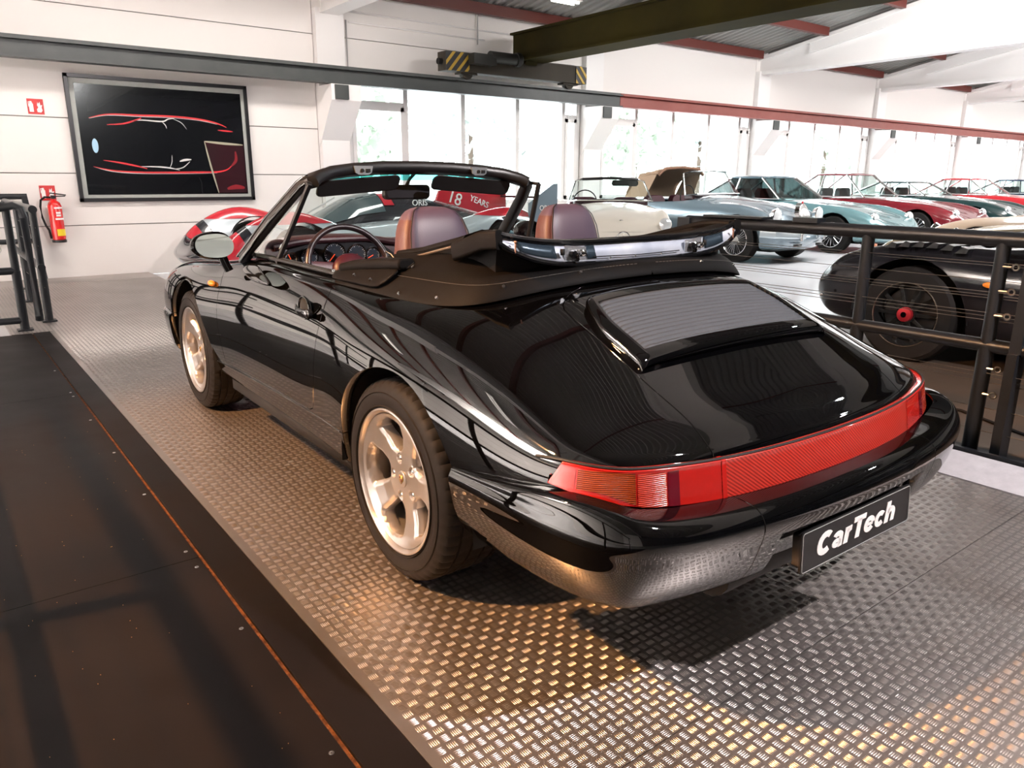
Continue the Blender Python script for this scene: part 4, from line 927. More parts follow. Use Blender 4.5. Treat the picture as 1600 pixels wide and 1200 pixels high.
# ---- crane runway
def ibeam(mb,x0,x1,y,z0,z1,fw,tw=.012,tf=.02):
    mb.b2((x0,y-fw/2,z0),(x1,y+fw/2,z0+tf)); mb.b2((x0,y-fw/2,z1-tf),(x1,y+fw/2,z1)); mb.b2((x0,y-tw/2,z0),(x1,y+tw/2,z1)); return mb
mb=MB(); ibeam(mb,-9,8.62,8.52,2.475,2.685,.17); mb.b2((-9,8.50,2.685),(8.62,8.54,2.715)); o=mb.build('crane_runway_beam',railst,None,smooth=False); tag(o,'dark grey-green steel crane rail running along the back wall','steel beam')
mb=MB(); ibeam(mb,8.63,47.9,8.52,2.475,2.685,.17); mb.b2((8.63,8.50,2.685),(47.9,8.54,2.715)); o=mb.build('crane_runway_beam',redst,None,smooth=False); tag(o,'red-brown steel crane rail continuing above the far windows','steel beam')
CR_=empty('overhead_crane',(6.3,8.5,2.72)); tag(CR_,'dark overhead crane with hazard-striped end carriage riding on the wall rail','crane')
def cr(name,mb,m,**k): o=mb.build(name,m,CR_,**k); o.matrix_parent_inverse=Matrix.Translation(CR_.location).inverted(); return o
cb=mat('crane_brown_steel',(.030,.026,.020),.6,spec=.2,noise=(3,.5,(.048,.040,.030)))
mb=MB(); mb.b2((4.80,8.40,2.79),(7.66,8.62,3.06)); EC=cr('end_carriage',mb,cb,smooth=False)
haz=mat('hazard_yellow_paint',(.42,.27,.03),.5); hzb=mat('hazard_black',(.02,.02,.022),.5)
for xa,xb,s_ in ((4.80,5.22,1),(7.42,7.66,-1)):
    mb=MB(); mb.b2((xa,8.385,2.79),(xb,8.402,3.06)); p=mb.build('warning_plate',hzb,EC,smooth=False)
    n=3 if s_>0 else 2
    for i in range(-1,n+1):
        w=.055; x=xa+i*.15+.03
        pts=[(x,2.79),(x+w,2.79),(x+w+.24*1,3.06),(x+.24,3.06)]
        if s_<0: pts=[(xa+xb-a,b) for a,b in pts]
        # clip to the plate
        q=[]; 
        P_=pts
        for lim,sg in ((xa,1),(xb,-1)):
            out=[]
            for a,b in zip(P_,P_[1:]+P_[:1]):
                ia=(a[0]-lim)*sg>=0; ib=(b[0]-lim)*sg>=0
                if ia: out.append(a)
                if ia!=ib: t=(lim-a[0])/(b[0]-a[0]); out.append((lim,a[1]+t*(b[1]-a[1])))
            P_=out
            if not P_: break
        if len(P_)>2: mb=MB(); mb.prism(P_,lambda a,b,h:(a,h,b),8.378,8.384); mb.build('yellow_stripe',haz,EC,smooth=False)
for x in (5.25,7.35):
    mb=MB(); mb.cyl((x-.0,8.47,2.79),(x,8.57,2.79),.095,28); mb.b2((x-.16,8.44,2.76),(x+.16,8.60,2.82)); mb.build('track_wheel',cb,EC)
mb=MB(); mb.cyl((5.55,8.30,3.03),(6.05,8.30,3.03),.085,20); mb.b2((5.20,8.22,2.90),(5.62,8.38,3.05)); mb.cyl((6.05,8.30,3.03),(6.13,8.30,3.03),.105,20); cr('drive_motor',mb,mat('motor_dark',(.02,.02,.018),.4))
mb=MB(); mb.cyl((6.13,8.30,3.03),(6.16,8.30,3.03),.075,20); cr('motor_fan_cover',mb,mat('motor_cover_grey',(.2,.2,.2),.4))
for x,sg in ((4.80,-1),(7.66,1)):
    mb=MB(); mb.cyl((x,8.51,2.92),(x+sg*.07,8.51,2.92),.045,14); mb.build('buffer',rubber,EC)
gd=mat('crane_girder_olive',(.022,.018,.007),.8,spec=.08,noise=(1.2,.5,(.045,.036,.009)))
mb=MB(); 
g0,g1=9.0-.35,-9.6
mb.b2((6.20,g1,3.04),(6.70,g0,3.07)); mb.b2((6.27,g1,3.06),(6.29,g0,3.46)); mb.b2((6.51,g1,3.08),(6.53,g0,3.46)); mb.b2((6.20,g1,3.45),(6.60,g0,3.48)); mb.b2((6.27,g0-.02,3.10),(6.53,g0,3.46)); cr('girder',mb,gd,smooth=False)
for y in (8.50,8.35):
    mb=MB(); mb.prism([(-.07,0),(.07,0),(0,-.11)],lambda a,b,h:(6.40+h,y+a*.9,3.09+b+.0),-.12,.12); cr('girder_gusset',mb,gd,smooth=False)
# conduits on the upper wall
for i,(z,xa,xb) in enumerate(((3.03,3.50,5.9),(3.10,3.5,7.6))):
    mb=MB(); mb.tube([(xa,WY-.02,z+(.35 if i==0 else .42)),(xb,WY-.02,z+(.35 if i==0 else .42))],.012,8); o=mb.build('conduit_pipe',whiteb,WB)
mb=MB(); mb.tube([(3.46,WY-.02,3.40),(3.46,WY-.02,2.75),(5.0,WY-.02,2.75)],.011,8); mb.build('conduit_pipe',mat('grey_conduit',(.35,.34,.33),.5),WB)
mb=MB(); mb.tube([(5.75,WY-.04,3.95),(5.75,WY-.04,3.30)],.013,8); mb.build('conduit_pipe',MATS['grey_conduit'],WB)
# ---- fluorescent fittings
tubew=mat('lit_tube',(1,1,1),.5,emis=(1,.93,.8),es=4)
def strip(x,y,L,label,z=None):
    z=rz(y)-.22 if z is None else z; t=empty('ceiling_light',(x,y,z)); tag(t,label,'ceiling light','fluorescent ceiling fittings')
    mb=MB(); mb.box((0,0,.05),(L,.22,.06)); mb.build('housing',whiteb,t,smooth=False)
    for s_ in (-.06,.06): mb=MB(); mb.cyl((-L/2+.04,s_,0),(L/2-.04,s_,0),.016,12); mb.build('tube',tubew,t)
strip(6.85,8.05,.55,'short fluorescent light under the roof above the crane motor',3.93)
strip(12.2,4.0,1.3,'fluorescent light by the white rafter at the top right corner')
for x,y in ((-4,6.5),(-4,2),(1,-5),(19,4.0),(25,4.0),(31,4.0),(10,-4),(19,-4)): strip(x,y,1.5,'fluorescent light hanging under the roof outside the view')
# ================================================================ platform of chequer plate
alp=mat('chequer_aluminium',(.43,.39,.37),.38,metal=.90,noise=(2.2,.5,(.34,.31,.29),.05))
PL=empty('chequer_platform',(.2,3,0)); tag(PL,'raised aluminium chequer plate platform the black convertible stands on','platform')
PI_=Matrix.Translation(PL.location).inverted()
def pp(name,mb,m,**k): o=mb.build(name,m,PL,**k); o.matrix_parent_inverse=PI_; return o
xs=[-1.138,.135,1.50]; ys=[-4.0,-1.0,1.95,5.17,6.82,8.955]
SE=[]
for j in range(len(ys)-1):
    xx=xs if j<2 else ([xs[0],xs[-1]] if j==2 else [-1.40,.45])
    for i in range(len(xx)-1):
        mb=MB(); g=.0012; mb.b2((xx[i]+g,ys[j]+g,-.03),(xx[i+1]-g,ys[j+1]-g,0)); pp('chequer_sheet',mb,alp,smooth=False); SE.append((xx[i],xx[i+1],ys[j],ys[j+1]))
# five-bar lugs: real relief, one mesh
def lugs():
    c=.0292; H=.0019
    ix=np.arange(-19,84); iy=np.arange(-140,308); GX,GY=np.meshgrid(ix,iy,indexing='ij'); 
    cx=-.891+GX*c; cy=-.608+GY*c; typ=((GX+GY)%2)   # 0: bars along y, 1: bars along x
    ok=(cy>-3.95)&(cy<8.93)&(cx<np.where(cy<5.17,1.488,.438))&(cx>np.where(cy<5.17,-1.124,-1.39)); cx=cx[ok];cy=cy[ok];typ=typ[ok]
    lod=cy>3.2
    n=len(cx); Ls=.0118; Wd=.00165
    # lug template: along a, across b
    near_v=np.array([(-Ls,0,0),(-Ls*.45,-Wd,0),(Ls*.45,-Wd,0),(Ls,0,0),(Ls*.45,Wd,0),(-Ls*.45,Wd,0),(-Ls*.42,0,H),(Ls*.42,0,H)])
    near_f=[(0,1,6),(1,2,7,6),(2,3,7),(3,4,7),(4,5,6,7),(5,0,6)]
    far_v=np.array([(-Ls,0,0),(0,-Wd,0),(Ls,0,0),(0,Wd,0),(0,0,H)]); far_f=[(0,1,4),(1,2,4),(2,3,4),(3,0,4)]
    V=[];F3=[];F4=[]; base=0; out=[]
    for sel,tv,tf in ((~lod,near_v,near_f),(lod,far_v,far_f)):
        X=cx[sel];Y=cy[sel];T=typ[sel]; m=len(X)
        if not m: continue
        for k in range(5):
            off=(k-2)*.0049; a=tv[:,0][None]*(1 if abs(k-2)<2 else .93); b=tv[:,1][None]+off+ .0006*np.sign(off)*0
            px=np.where(T[:,None]==0,X[:,None]+b,X[:,None]+a); py=np.where(T[:,None]==0,Y[:,None]+a,Y[:,None]+b); pz=np.repeat(tv[:,2][None],m,0)
            vv=np.stack([px,py,pz],2).reshape(-1,3); st=base+np.arange(m)*len(tv); base+=len(vv); V.append(vv)
            for f in tf:
                arr=st[:,None]+np.array(f)[None]
                # keep winding upward for both orientations
                (F4 if len(f)==4 else F3).append(arr)
    V=np.vstack(V); F3=np.vstack(F3); F4=np.vstack(F4) if F4 else np.zeros((0,4),int)
    def upw(F):
        a=V[F[:,0]];b=V[F[:,1]];c_=V[F[:,2]]; nz=np.cross(b-a,c_-a)[:,2]; F=F.copy(); F[nz<0]=F[nz<0][:,::-1]; return F
    F3=upw(F3);F4=upw(F4)
    me=bpy.data.meshes.new('chequer_lugs'); nl=len(F3)*3+len(F4)*4
    me.vertices.add(len(V)); me.vertices.foreach_set('co',V.ravel()); me.loops.add(nl); me.loops.foreach_set('vertex_index',np.concatenate([F3.ravel(),F4.ravel()]))
    me.polygons.add(len(F3)+len(F4)); ls=np.concatenate([np.arange(len(F3))*3,len(F3)*3+np.arange(len(F4))*4]); me.polygons.foreach_set('loop_start',ls)
    me.update(calc_edges=True)
    o=new_obj('chequer_lugs',me,mat('chequer_lug_aluminium',(.62,.57,.54),.30,metal=.88),PL); o.matrix_parent_inverse=PI_; o['kind']='stuff'
    print('lugs',n*5,len(F3)+len(F4)); return o
lugs()
mb=MB(); mb.prism([(1.50,-.03),(1.50,.004),(1.66,.055),(1.70,.055),(1.70,-.03)],lambda a,b,h:(a,h,b),-4,5.15); o=mb.build('concrete_kerb',mat('rough_concrete',(.42,.40,.42),.8,noise=(25,.5,(.52,.50,.52)),bump=(60,.004)),None,smooth=False); tag(o,'pale rough concrete kerb between chequer plate and right railing','kerb')
# left walkway of dark steel sheets
wk=mat('mill_scale_steel',(.006,.005,.005),.45,spec=.07,noise=(1.6,.4,(.012,.0095,.009),.05),bump=(3,.0015))
WK=empty('steel_walkway',(-2,1,0)); tag(WK,'dark mill-scale steel walkway left of the chequer plate','walkway'); WI=Matrix.Translation(WK.location).inverted()
def wp(name,mb,m,**k): o=mb.build(name,m,WK,**k); o.matrix_parent_inverse=WI; return o
mb=MB(); mb.b2((-1.255,-4,-.03),(-1.1405,5.13,.004)); wp('edge_strip',mb,wk,smooth=False,bevel=.001)
yy=[-4.2,-1.95,.505,2.96,5.13]
for j in range(4):
    mb=MB(); mb.b2((-3.6,yy[j]+.0012,-.03),(-1.268,yy[j+1]-.0012,.002)); wp('steel_sheet',mb,wk,smooth=False)
mb=MB(); mb.b2((-1.268,-4,-.03),(-1.255,5.13,-.006)); wp('rusty_gap',mb,mat('rust',(.05,.016,.006),.9,noise=(45,.35,(.17,.058,.014)),bump=(90,.01)),smooth=False)
scr=mat('screw_head',(.5,.5,.5),.3,metal=1)
for y in (3.639,3.0,2.353,1.754,1.165,.57,.44,.007,-.587,-1.1,2.9):
    mb=MB(); mb.lathe([(.002,.0065),(.0032,.006),(.0034,.0028),(.0018,.0022),(.0018,0)],(-1.292,y,0),(0,0,1),k=16); wp('screw',mb,scr)
# crumbs of swarf on the walkway
random.seed(9)
swf=mat('brass_swarf',(.6,.3,.08),.5); mb=MB()
for i in range(90):
    x=random.uniform(-2.0,-1.3); y=random.uniform(-1.2,2.2); a=random.uniform(0,PI); l=random.choice([.0012,.0016,.002,.006 if i%9==0 else .0016])
    mb.box((x,y,.0030),(l,.0010,.0012),Matrix.Rotation(a,3,'Z'))
o=wp('swarf_crumbs',mb,swf,smooth=False); o['kind']='stuff'
# ---- railings
def rail_post(mb,x,y,z0,z1,r=.03): mb.cyl((x,y,z0),(x,y,z1),r,20)
eye=mat('galvanised_eye',(.55,.52,.48),.3,metal=1)
def railing(name,label,axis,fix,a,b,posts,zb,ztop,zmid,wires,group=None,endpost=False,wr=.0016):
    t=empty(name,(fix,(a+b)/2,0) if axis=='y' else ((a+b)/2,fix,0)); tag(t,label,'railing',group); I=Matrix.Translation(t.location).inverted()
    P=(lambda s,z,d=0:(fix+d,s,z)) if axis=='y' else (lambda s,z,d=0:(s,fix+d,z))
    def add(n,mb,m,**k): o=mb.build(n,m,t,**k); o.matrix_parent_inverse=I; return o
    mb=MB(); mb.tube([P(a,ztop),P(b,ztop)],.033,20); add('handrail',mb,darksteel)
    if zmid: mb=MB(); mb.tube([P(a,zmid),P(b,zmid)],.030,20); add('mid_rail',mb,darksteel)
    for s in posts:
        mb=MB(); mb.cyl(P(s,zb),P(s,(zmid or ztop)),.033,20); mb.cyl(P(s,(zmid or ztop)),P(s,ztop),.029,20); mb.box(P(s,zb+.006),(.11,.11,.012)); add('post',mb,darksteel)
    for z,d in wires:
        mb=MB(); mb.tube([P(a,z,d),P(b,z,d)],wr,6); add('wire',mb,mat('steel_wire',(.32,.27,.22),.35,metal=1))
    return t,add
WR=[(.878,-.02),(.862,.02),(.800,.0),(.752,-.022),(.735,.0),(.720,.022),(.662,-.022),(.643,0),(.622,.022),(.395,-.02),(.372,0),(.345,.02),(.232,0),(.125,0)]
RR_,ra=railing('cable_railing','dark tubular railing with thin wires along the right edge of the platform','y',1.85,-3.6,1.13,[1.09,.0,-.60,-1.75,-2.9],.0,.978,.515,WR)
mb=MB(); mb.b2((1.71,-3.9,-.03),(1.99,5.15,.0)); mb.b2((1.71,-3.9,-.03),(1.73,5.15,.07)); ra('base_channel',mb,darksteel,smooth=False)
mb=MB(); mb.b2((1.80,-.74,.0),(1.90,-.70,.50)); mb.b2((1.815,-.745,.5),(1.885,-.70,.93)); mb.cyl((1.85,-.72,.50),(1.85,-.72,.95),.026,16); ra('tension_post',mb,darksteel)
for z in (.865,.76,.653,.417,.30):
    mb=MB(); mb.lathe([(-.004,.013),(0,.017),(.004,.013),(0,.009),(-.004,.013)],(1.83,-.665,z),(1,.25,0),k=20); mb.cyl((1.83,-.648,z),(1.83,-.60,z),.005,8); ra('tension_eye',mb,eye)
mb=MB(); mb.b2((1.80,1.08,.86),(1.90,1.17,1.0)); ra('corner_bracket',mb,darksteel,smooth=False)
mb=MB(); mb.b2((1.80,.58,1.01),(1.90,.98,1.022)); ra('rail_cap_plate',mb,darksteel,smooth=False)
mb=MB(); mb.b2((1.81,.26,1.005),(1.89,.40,1.03)); ra('rail_clip',mb,darksteel,smooth=False)
WL=[(.80,0),(.65,0),(.36,0),(.30,0),(.24,0),(.18,0),(.12,0)]
railing('cable_railing','dark tubular railing along the outer edge of the steel walkway, left of the viewer','y',-2.02,-3.2,5.2,[-3.0,-1.3,.47,2.2,3.8,5.15],.003,1.0,.50,WL)
LR,la=railing('cable_railing','dark railing with bent tube end across the far end of the steel walkway','x',5.32,-3.6,-1.29,[-1.29,-1.75,-2.9],.0,.99,.485,[(.085,0)],None)
mb=MB(); mb.tube([(-1.33,5.30,.975),(-1.24,5.27,.995),(-1.195,5.25,.97),(-1.185,5.25,.90),(-1.185,5.25,.12),(-1.185,5.26,.085)],.030,16); la('bent_tube',mb,darksteel)
mb=MB(); mb.tube([(-1.6,5.32,.085),(-1.29,5.32,.085)],.028,14); la('bottom_rail',mb,darksteel)
for z in (.36,.43,.50):
    mb=MB(); mb.lathe([(-.005,.03),(0,.036),(.005,.03),(0,.024),(-.005,.03)],(-1.40,5.27,z+.3),(0,1,.2),k=20); la('shackle_ring',mb,eye)
railing('cable_railing','dark railing running from the walkway end towards the fire extinguisher','y',-1.08,5.6,8.1,[5.65,7.0,8.05],.003,.95,.47,[(.80,0),(.65,0),(.3,0)])
B_,ba=railing('cable_railing','grey flat-bar railing standing against the back wall below the extinguisher sign','x',8.80,-3.4,-.80,[-2.6,-1.7],.0,.985,.47,[])
mb=MB(); mb.prism([(-.86,.99),(-.80,.99),(-.72,.02),(-.78,.02)],lambda a,b,h:(a,h,b),8.76,8.84); ba('flat_end_post',mb,darksteel,smooth=False)
for z in (.88,.77,.66,.55,.36,.25,.14):
    mb=MB(); mb.ell((-.80-.0+.07*(1-z)*.9,8.75,z),(.016,.012,.016),10,6); ba('bolt',mb,eye)
# ================================================================ things on the back wall
def on_wall(name,x,z,label,cat,y=WY): t=empty(name,(x,y,z)); tag(t,label,cat); return t
FP_=on_wall('framed_print',.85,1.655,'large framed dark print of a red-lit sports car seen from above','picture')
blk=mat('black_frame',(.012,.012,.014),.3); w2,h2=2.17/2,1.49/2
mb=MB()
for a,b in (((-w2,-h2),(w2,-h2+.045)),((-w2,h2-.045),(w2,h2)),((-w2,-h2),(-w2+.045,h2)),((w2-.045,-h2),(w2,h2))): mb.b2((a[0],-.055,a[1]),(b[0],-.005,b[1]))
mb.build('frame',blk,FP_,smooth=False,bevel=.003)
mb=MB(); mb.b2((-w2+.03,-.03,-h2+.03),(w2-.03,-.01,h2-.03)); mb.build('mount',mat('print_mount',(.50,.48,.46),.5),FP_,smooth=False)
mb=MB(); mb.b2((-w2+.10,-.034,-h2+.085),(w2-.09,-.03,h2-.105)); mb.build('print',mat('print_black',(.006,.006,.008),.15,coat=.6),FP_,smooth=False)
def stroke(name,pts,w,m,parent,y=-.036):
    P=[Vector((a,0,b)) for a,b in pts]; n=len(P); vs=[]
    for i,p in enumerate(P):
        t=(P[min(i+1,n-1)]-P[max(i-1,0)]).normalized(); o=Vector((-t.z,0,t.x)); s_=w*(.25+.75*math.sin(PI*(i+.5)/n))
        vs+= [(p+o*s_+Vector((0,y,0))),(p-o*s_+Vector((0,y,0)))]
    mb=MB(); mb.add(vs,[(2*i,2*i+1,2*i+3,2*i+2) for i in range(n-1)]); return mb.build(name,m,parent,smooth=False)
redl=mat('print_red',(.75,.03,.04),.4); redd=mat('print_dark_red',(.28,.012,.02),.4); lw=mat('print_white',(.8,.72,.72),.4); lb=mat('print_pale_blue',(.45,.65,.85),.4)
# positions measured on the print, metres from its centre
def pc(u,v):   # u,v fractions of the print area
    return (-w2+.10+(2*w2-.19)*u, h2-.105-(2*h2-.19)*v)
def cv(l): 
    l=[pc(*p) for p in l]; out=[]
    for i in range(len(l)-1):
        p0=l[max(i-1,0)];p1=l[i];p2=l[i+1];p3=l[min(i+2,len(l)-1)]
        for t in np.linspace(0,1,7)[:-1]: out.append(tuple(.5*((2*p1[k])+(-p0[k]+p2[k])*t+(2*p0[k]-5*p1[k]+4*p2[k]-p3[k])*t*t+(-p0[k]+3*p1[k]-3*p2[k]+p3[k])*t**3) for k in (0,1)))
    return out+[l[-1]]
for nm,l,w,m in (('roof_light_line',[(.06,.30),(.17,.262),(.35,.258),(.55,.255),(.72,.27),(.83,.30),(.89,.335)],.013,redl),
    ('roof_light_line',[(.06,.305),(.17,.27),(.35,.268),(.55,.265),(.72,.28),(.83,.31)],.005,lw),
    ('window_light_line',[(.155,.355),(.25,.34),(.33,.30),(.36,.28)],.010,redl),('window_light_line',[(.30,.315),(.36,.30),(.48,.305),(.52,.28),(.56,.27)],.008,lw),
    ('window_light_line',[(.48,.305),(.50,.34),(.505,.37)],.005,lw),('window_light_line',[(.55,.275),(.60,.31),(.63,.37)],.004,MATS['print_white']),
    ('lamp_light',[(.83,.365),(.88,.37),(.93,.375)],.010,redl),
    ('sill_light_line',[(.05,.74),(.16,.775),(.32,.79),(.5,.79),(.68,.785),(.80,.78),(.87,.755),(.905,.71)],.013,redl),('sill_light_line',[(.05,.742),(.16,.785),(.32,.80),(.5,.80),(.68,.795),(.80,.79)],.005,lw),
    ('lower_window_line',[(.11,.68),(.20,.70),(.30,.73),(.36,.755)],.011,redl),('lower_window_line',[(.32,.735),(.42,.735),(.50,.745),(.56,.765)],.009,lw),
    ('lower_window_line',[(.50,.74),(.515,.69),(.52,.62)],.004,lw),('mirror_highlight',[(.565,.68),(.60,.665),(.64,.66)],.014,lw),('mirror_highlight',[(.52,.755),(.58,.74),(.63,.68)],.006,lw)):
    stroke(nm,cv(l),w,m,FP_)
mb=MB(); c=pc(.075,.55); mb.prism([(c[0]+.035*math.cos(t),c[1]+.085*math.sin(t)) for t in np.linspace(0,2*PI,25)[:-1]],lambda a,b,h:(a,h,b),-.037,-.035); mb.build('pale_blue_spot',lb,FP_,smooth=False)
mb=MB(); mb.add([( *[pc(.735,.475)[0]],-.0352,pc(.735,.475)[1]),(pc(.995,.50)[0],-.0352,pc(.995,.50)[1]),(pc(.995,.99)[0],-.0352,pc(.995,.99)[1]),(pc(.80,.99)[0],-.0352,pc(.80,.99)[1])],[(0,1,2,3)]); mb.build('dark_inset',mat('print_wine',(.03,.004,.008),.3),FP_,smooth=False)
stroke('inset_edge',cv([(.80,.99),(.765,.74),(.735,.48)]),.012,mat('print_beige',(.45,.40,.30),.5),FP_,-.0365); stroke('inset_edge',cv([(.735,.48),(.86,.495),(.99,.505)]),.016,MATS['print_beige'],FP_,-.0365)
stroke('inset_glow',cv([(.86,.95),(.92,.93),(.98,.94)]),.03,redd,FP_,-.0362); stroke('inset_glow',cv([(.90,.72),(.935,.66),(.935,.57)]),.02,redd,FP_,-.0362)
mb=MB(); mb.add([(-w2+.045,-.046,-h2+.045),(w2-.045,-.046,-h2+.045),(w2-.045,-.046,h2-.045),(-w2+.045,-.046,h2-.045)],[(0,1,2,3)]); mb.build('glazing',glass,FP_,smooth=False)
# signs
sr=mat('sign_red',(.50,.03,.03),.4); sw=mat('sign_white',(.85,.82,.8),.4)
def firesign(x,z,w,h,label):
    t=on_wall('fire_extinguisher_sign',x,z,label,'sign'); mb=MB(); mb.b2((-w/2,-.006,-h/2),(w/2,-.001,h/2)); mb.build('sign_plate',sr,t,smooth=False)
    mb=MB()
    for a,b,c_,d in ((-.40,-.36,-.14,.18),(-.36,.18,-.18,.25),(-.33,.25,-.21,.34),(-.44,.26,-.33,.31),(-.44,-.02,-.405,.28)): mb.b2((a*w,-.009,b*h),(c_*w,-.006,d*h))
    mb.build('extinguisher_symbol',sw,t,smooth=False)
    mb=MB(); fl=[(.08,-.36),(.30,-.38),(.40,-.25),(.36,-.05),(.42,.12),(.30,.08),(.28,.32),(.18,.18),(.14,.30),(.10,.08),(.16,-.05),(.06,-.18)]
    mb.prism([(a*w,b*h) for a,b in fl],lambda a,b,h_:(a,h_,b),-.009,-.006); mb.build('flame_symbol',sw,t,smooth=False)
firesign(-.555,2.005,.165,.17,'small red fire extinguisher pictogram sign high on the wall left of the print')
firesign(-.565,1.02,.165,.175,'red pictogram sign directly above the fire extinguisher')
FE=empty('fire_extinguisher',(-.53,8.83,.44)); tag(FE,'red fire extinguisher hanging on the white wall below the small signs','fire extinguisher')
fr=mat('extinguisher_red',(.62,.015,.015),.25,coat=.6)
mb=MB(); mb.lathe([(0,0),(0,.065),(.01,.075),(.40,.075),(.44,.062),(.465,.03),(.475,.02),(.49,.02),(.49,0)],(0,0,.03),(0,0,1),k=32); mb.build('cylinder',fr,FE)
mb=MB(); mb.lathe([(0,.078),(.02,.080),(.03,.078)],(0,0,.0),(0,0,1),k=32,caps=True); mb.build('foot_ring',trimblk,FE)
mb=MB(); mb.box((0,0,.535),(.05,.05,.04)); mb.box((.05,-.02,.57),(.17,.03,.014),Matrix.Rotation(.15,3,'Y')); mb.box((.05,-.02,.545),(.15,.03,.012)); mb.build('valve_lever',trimblk,FE,bevel=.004)
mb=MB(); mb.tube([(-.03,0,.53),(-.09,-.01,.535),(-.135,-.015,.50),(-.15,-.02,.42),(-.145,-.02,.30),(-.12,-.02,.2),(-.095,-.03,.15),(-.085,-.035,.05)],.012,10); mb.build('hose',rubber,FE)
mb=MB(); mb.lathe([(-.08,.0765),(.0,.0765)],(0,0,.16),(0,0,1),k=20,t0=-2.6,t1=-.6); mb.build('yellow_label',mat('label_yellow',(.8,.6,.03),.4),FE)
for z,h_ in ((.40,.018),(.27,.02)):
    mb=MB(); mb.lathe([(0,.0765),(h_,.0765)],(0,0,z),(0,0,1),k=20,t0=-2.6,t1=-.5); mb.build('white_print',sw,FE)
for q in (.34,.31):
    mb=MB(); mb.lathe([(0,.0765),(.022,.0765)],(0,0,q),(0,0,1),k=8,t0=-2.4,t1=-1.7); mb.build('white_print',sw,FE)
mb=MB(); mb.box((0,.095,.3),(.06,.05,.12)); mb.build('wall_bracket',trimblk,FE,smooth=False)
# ---- outside, seen washed out through the glass
pal=mat('asphalt_yard',(.55,.55,.56),.8); mb=MB(); mb.b2((-12,9.3,-.3),(60,45,-.1)); o=struct(mb.build('floor_yard',pal,None,smooth=False)) if False else tag(mb.build('yard',pal,None,smooth=False),None,None); o['kind']='structure'; o.name='trim_1'
rng=np.random.default_rng(5)
def tree(x,y,h,r,col,label):
    t=empty('tree',(x,y,-.1)); tag(t,label,'tree','trees beyond the back windows')
    mb=MB(); mb.cyl((0,0,0),(0,0,h*.55),.12,8,.07); mb.build('trunk',mat('bark',(.12,.09,.07),.9),t)
    P=rng.normal(size=(520,3)); P/=np.linalg.norm(P,axis=1)[:,None]; P*= (rng.random(520)**.4)[:,None]; mb=MB()
    for p in P:
        c=Vector((p[0]*r,p[1]*r,h*.62+p[2]*h*.36)); a=Vector(rng.normal(size=3)).normalized()*.20; b=Vector(rng.normal(size=3)).normalized()*.20; mb.add([c-a,c+b,c+a,c-b],[(0,1,2,3)])
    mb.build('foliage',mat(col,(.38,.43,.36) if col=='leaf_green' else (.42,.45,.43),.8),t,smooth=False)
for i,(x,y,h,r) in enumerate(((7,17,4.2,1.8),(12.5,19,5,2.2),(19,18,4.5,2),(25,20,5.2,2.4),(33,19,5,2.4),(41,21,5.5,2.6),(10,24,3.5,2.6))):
    tree(x,y,h,r,'leaf_green' if i%2==0 else 'leaf_grey','leafy tree outside, washed out by daylight behind the windows')
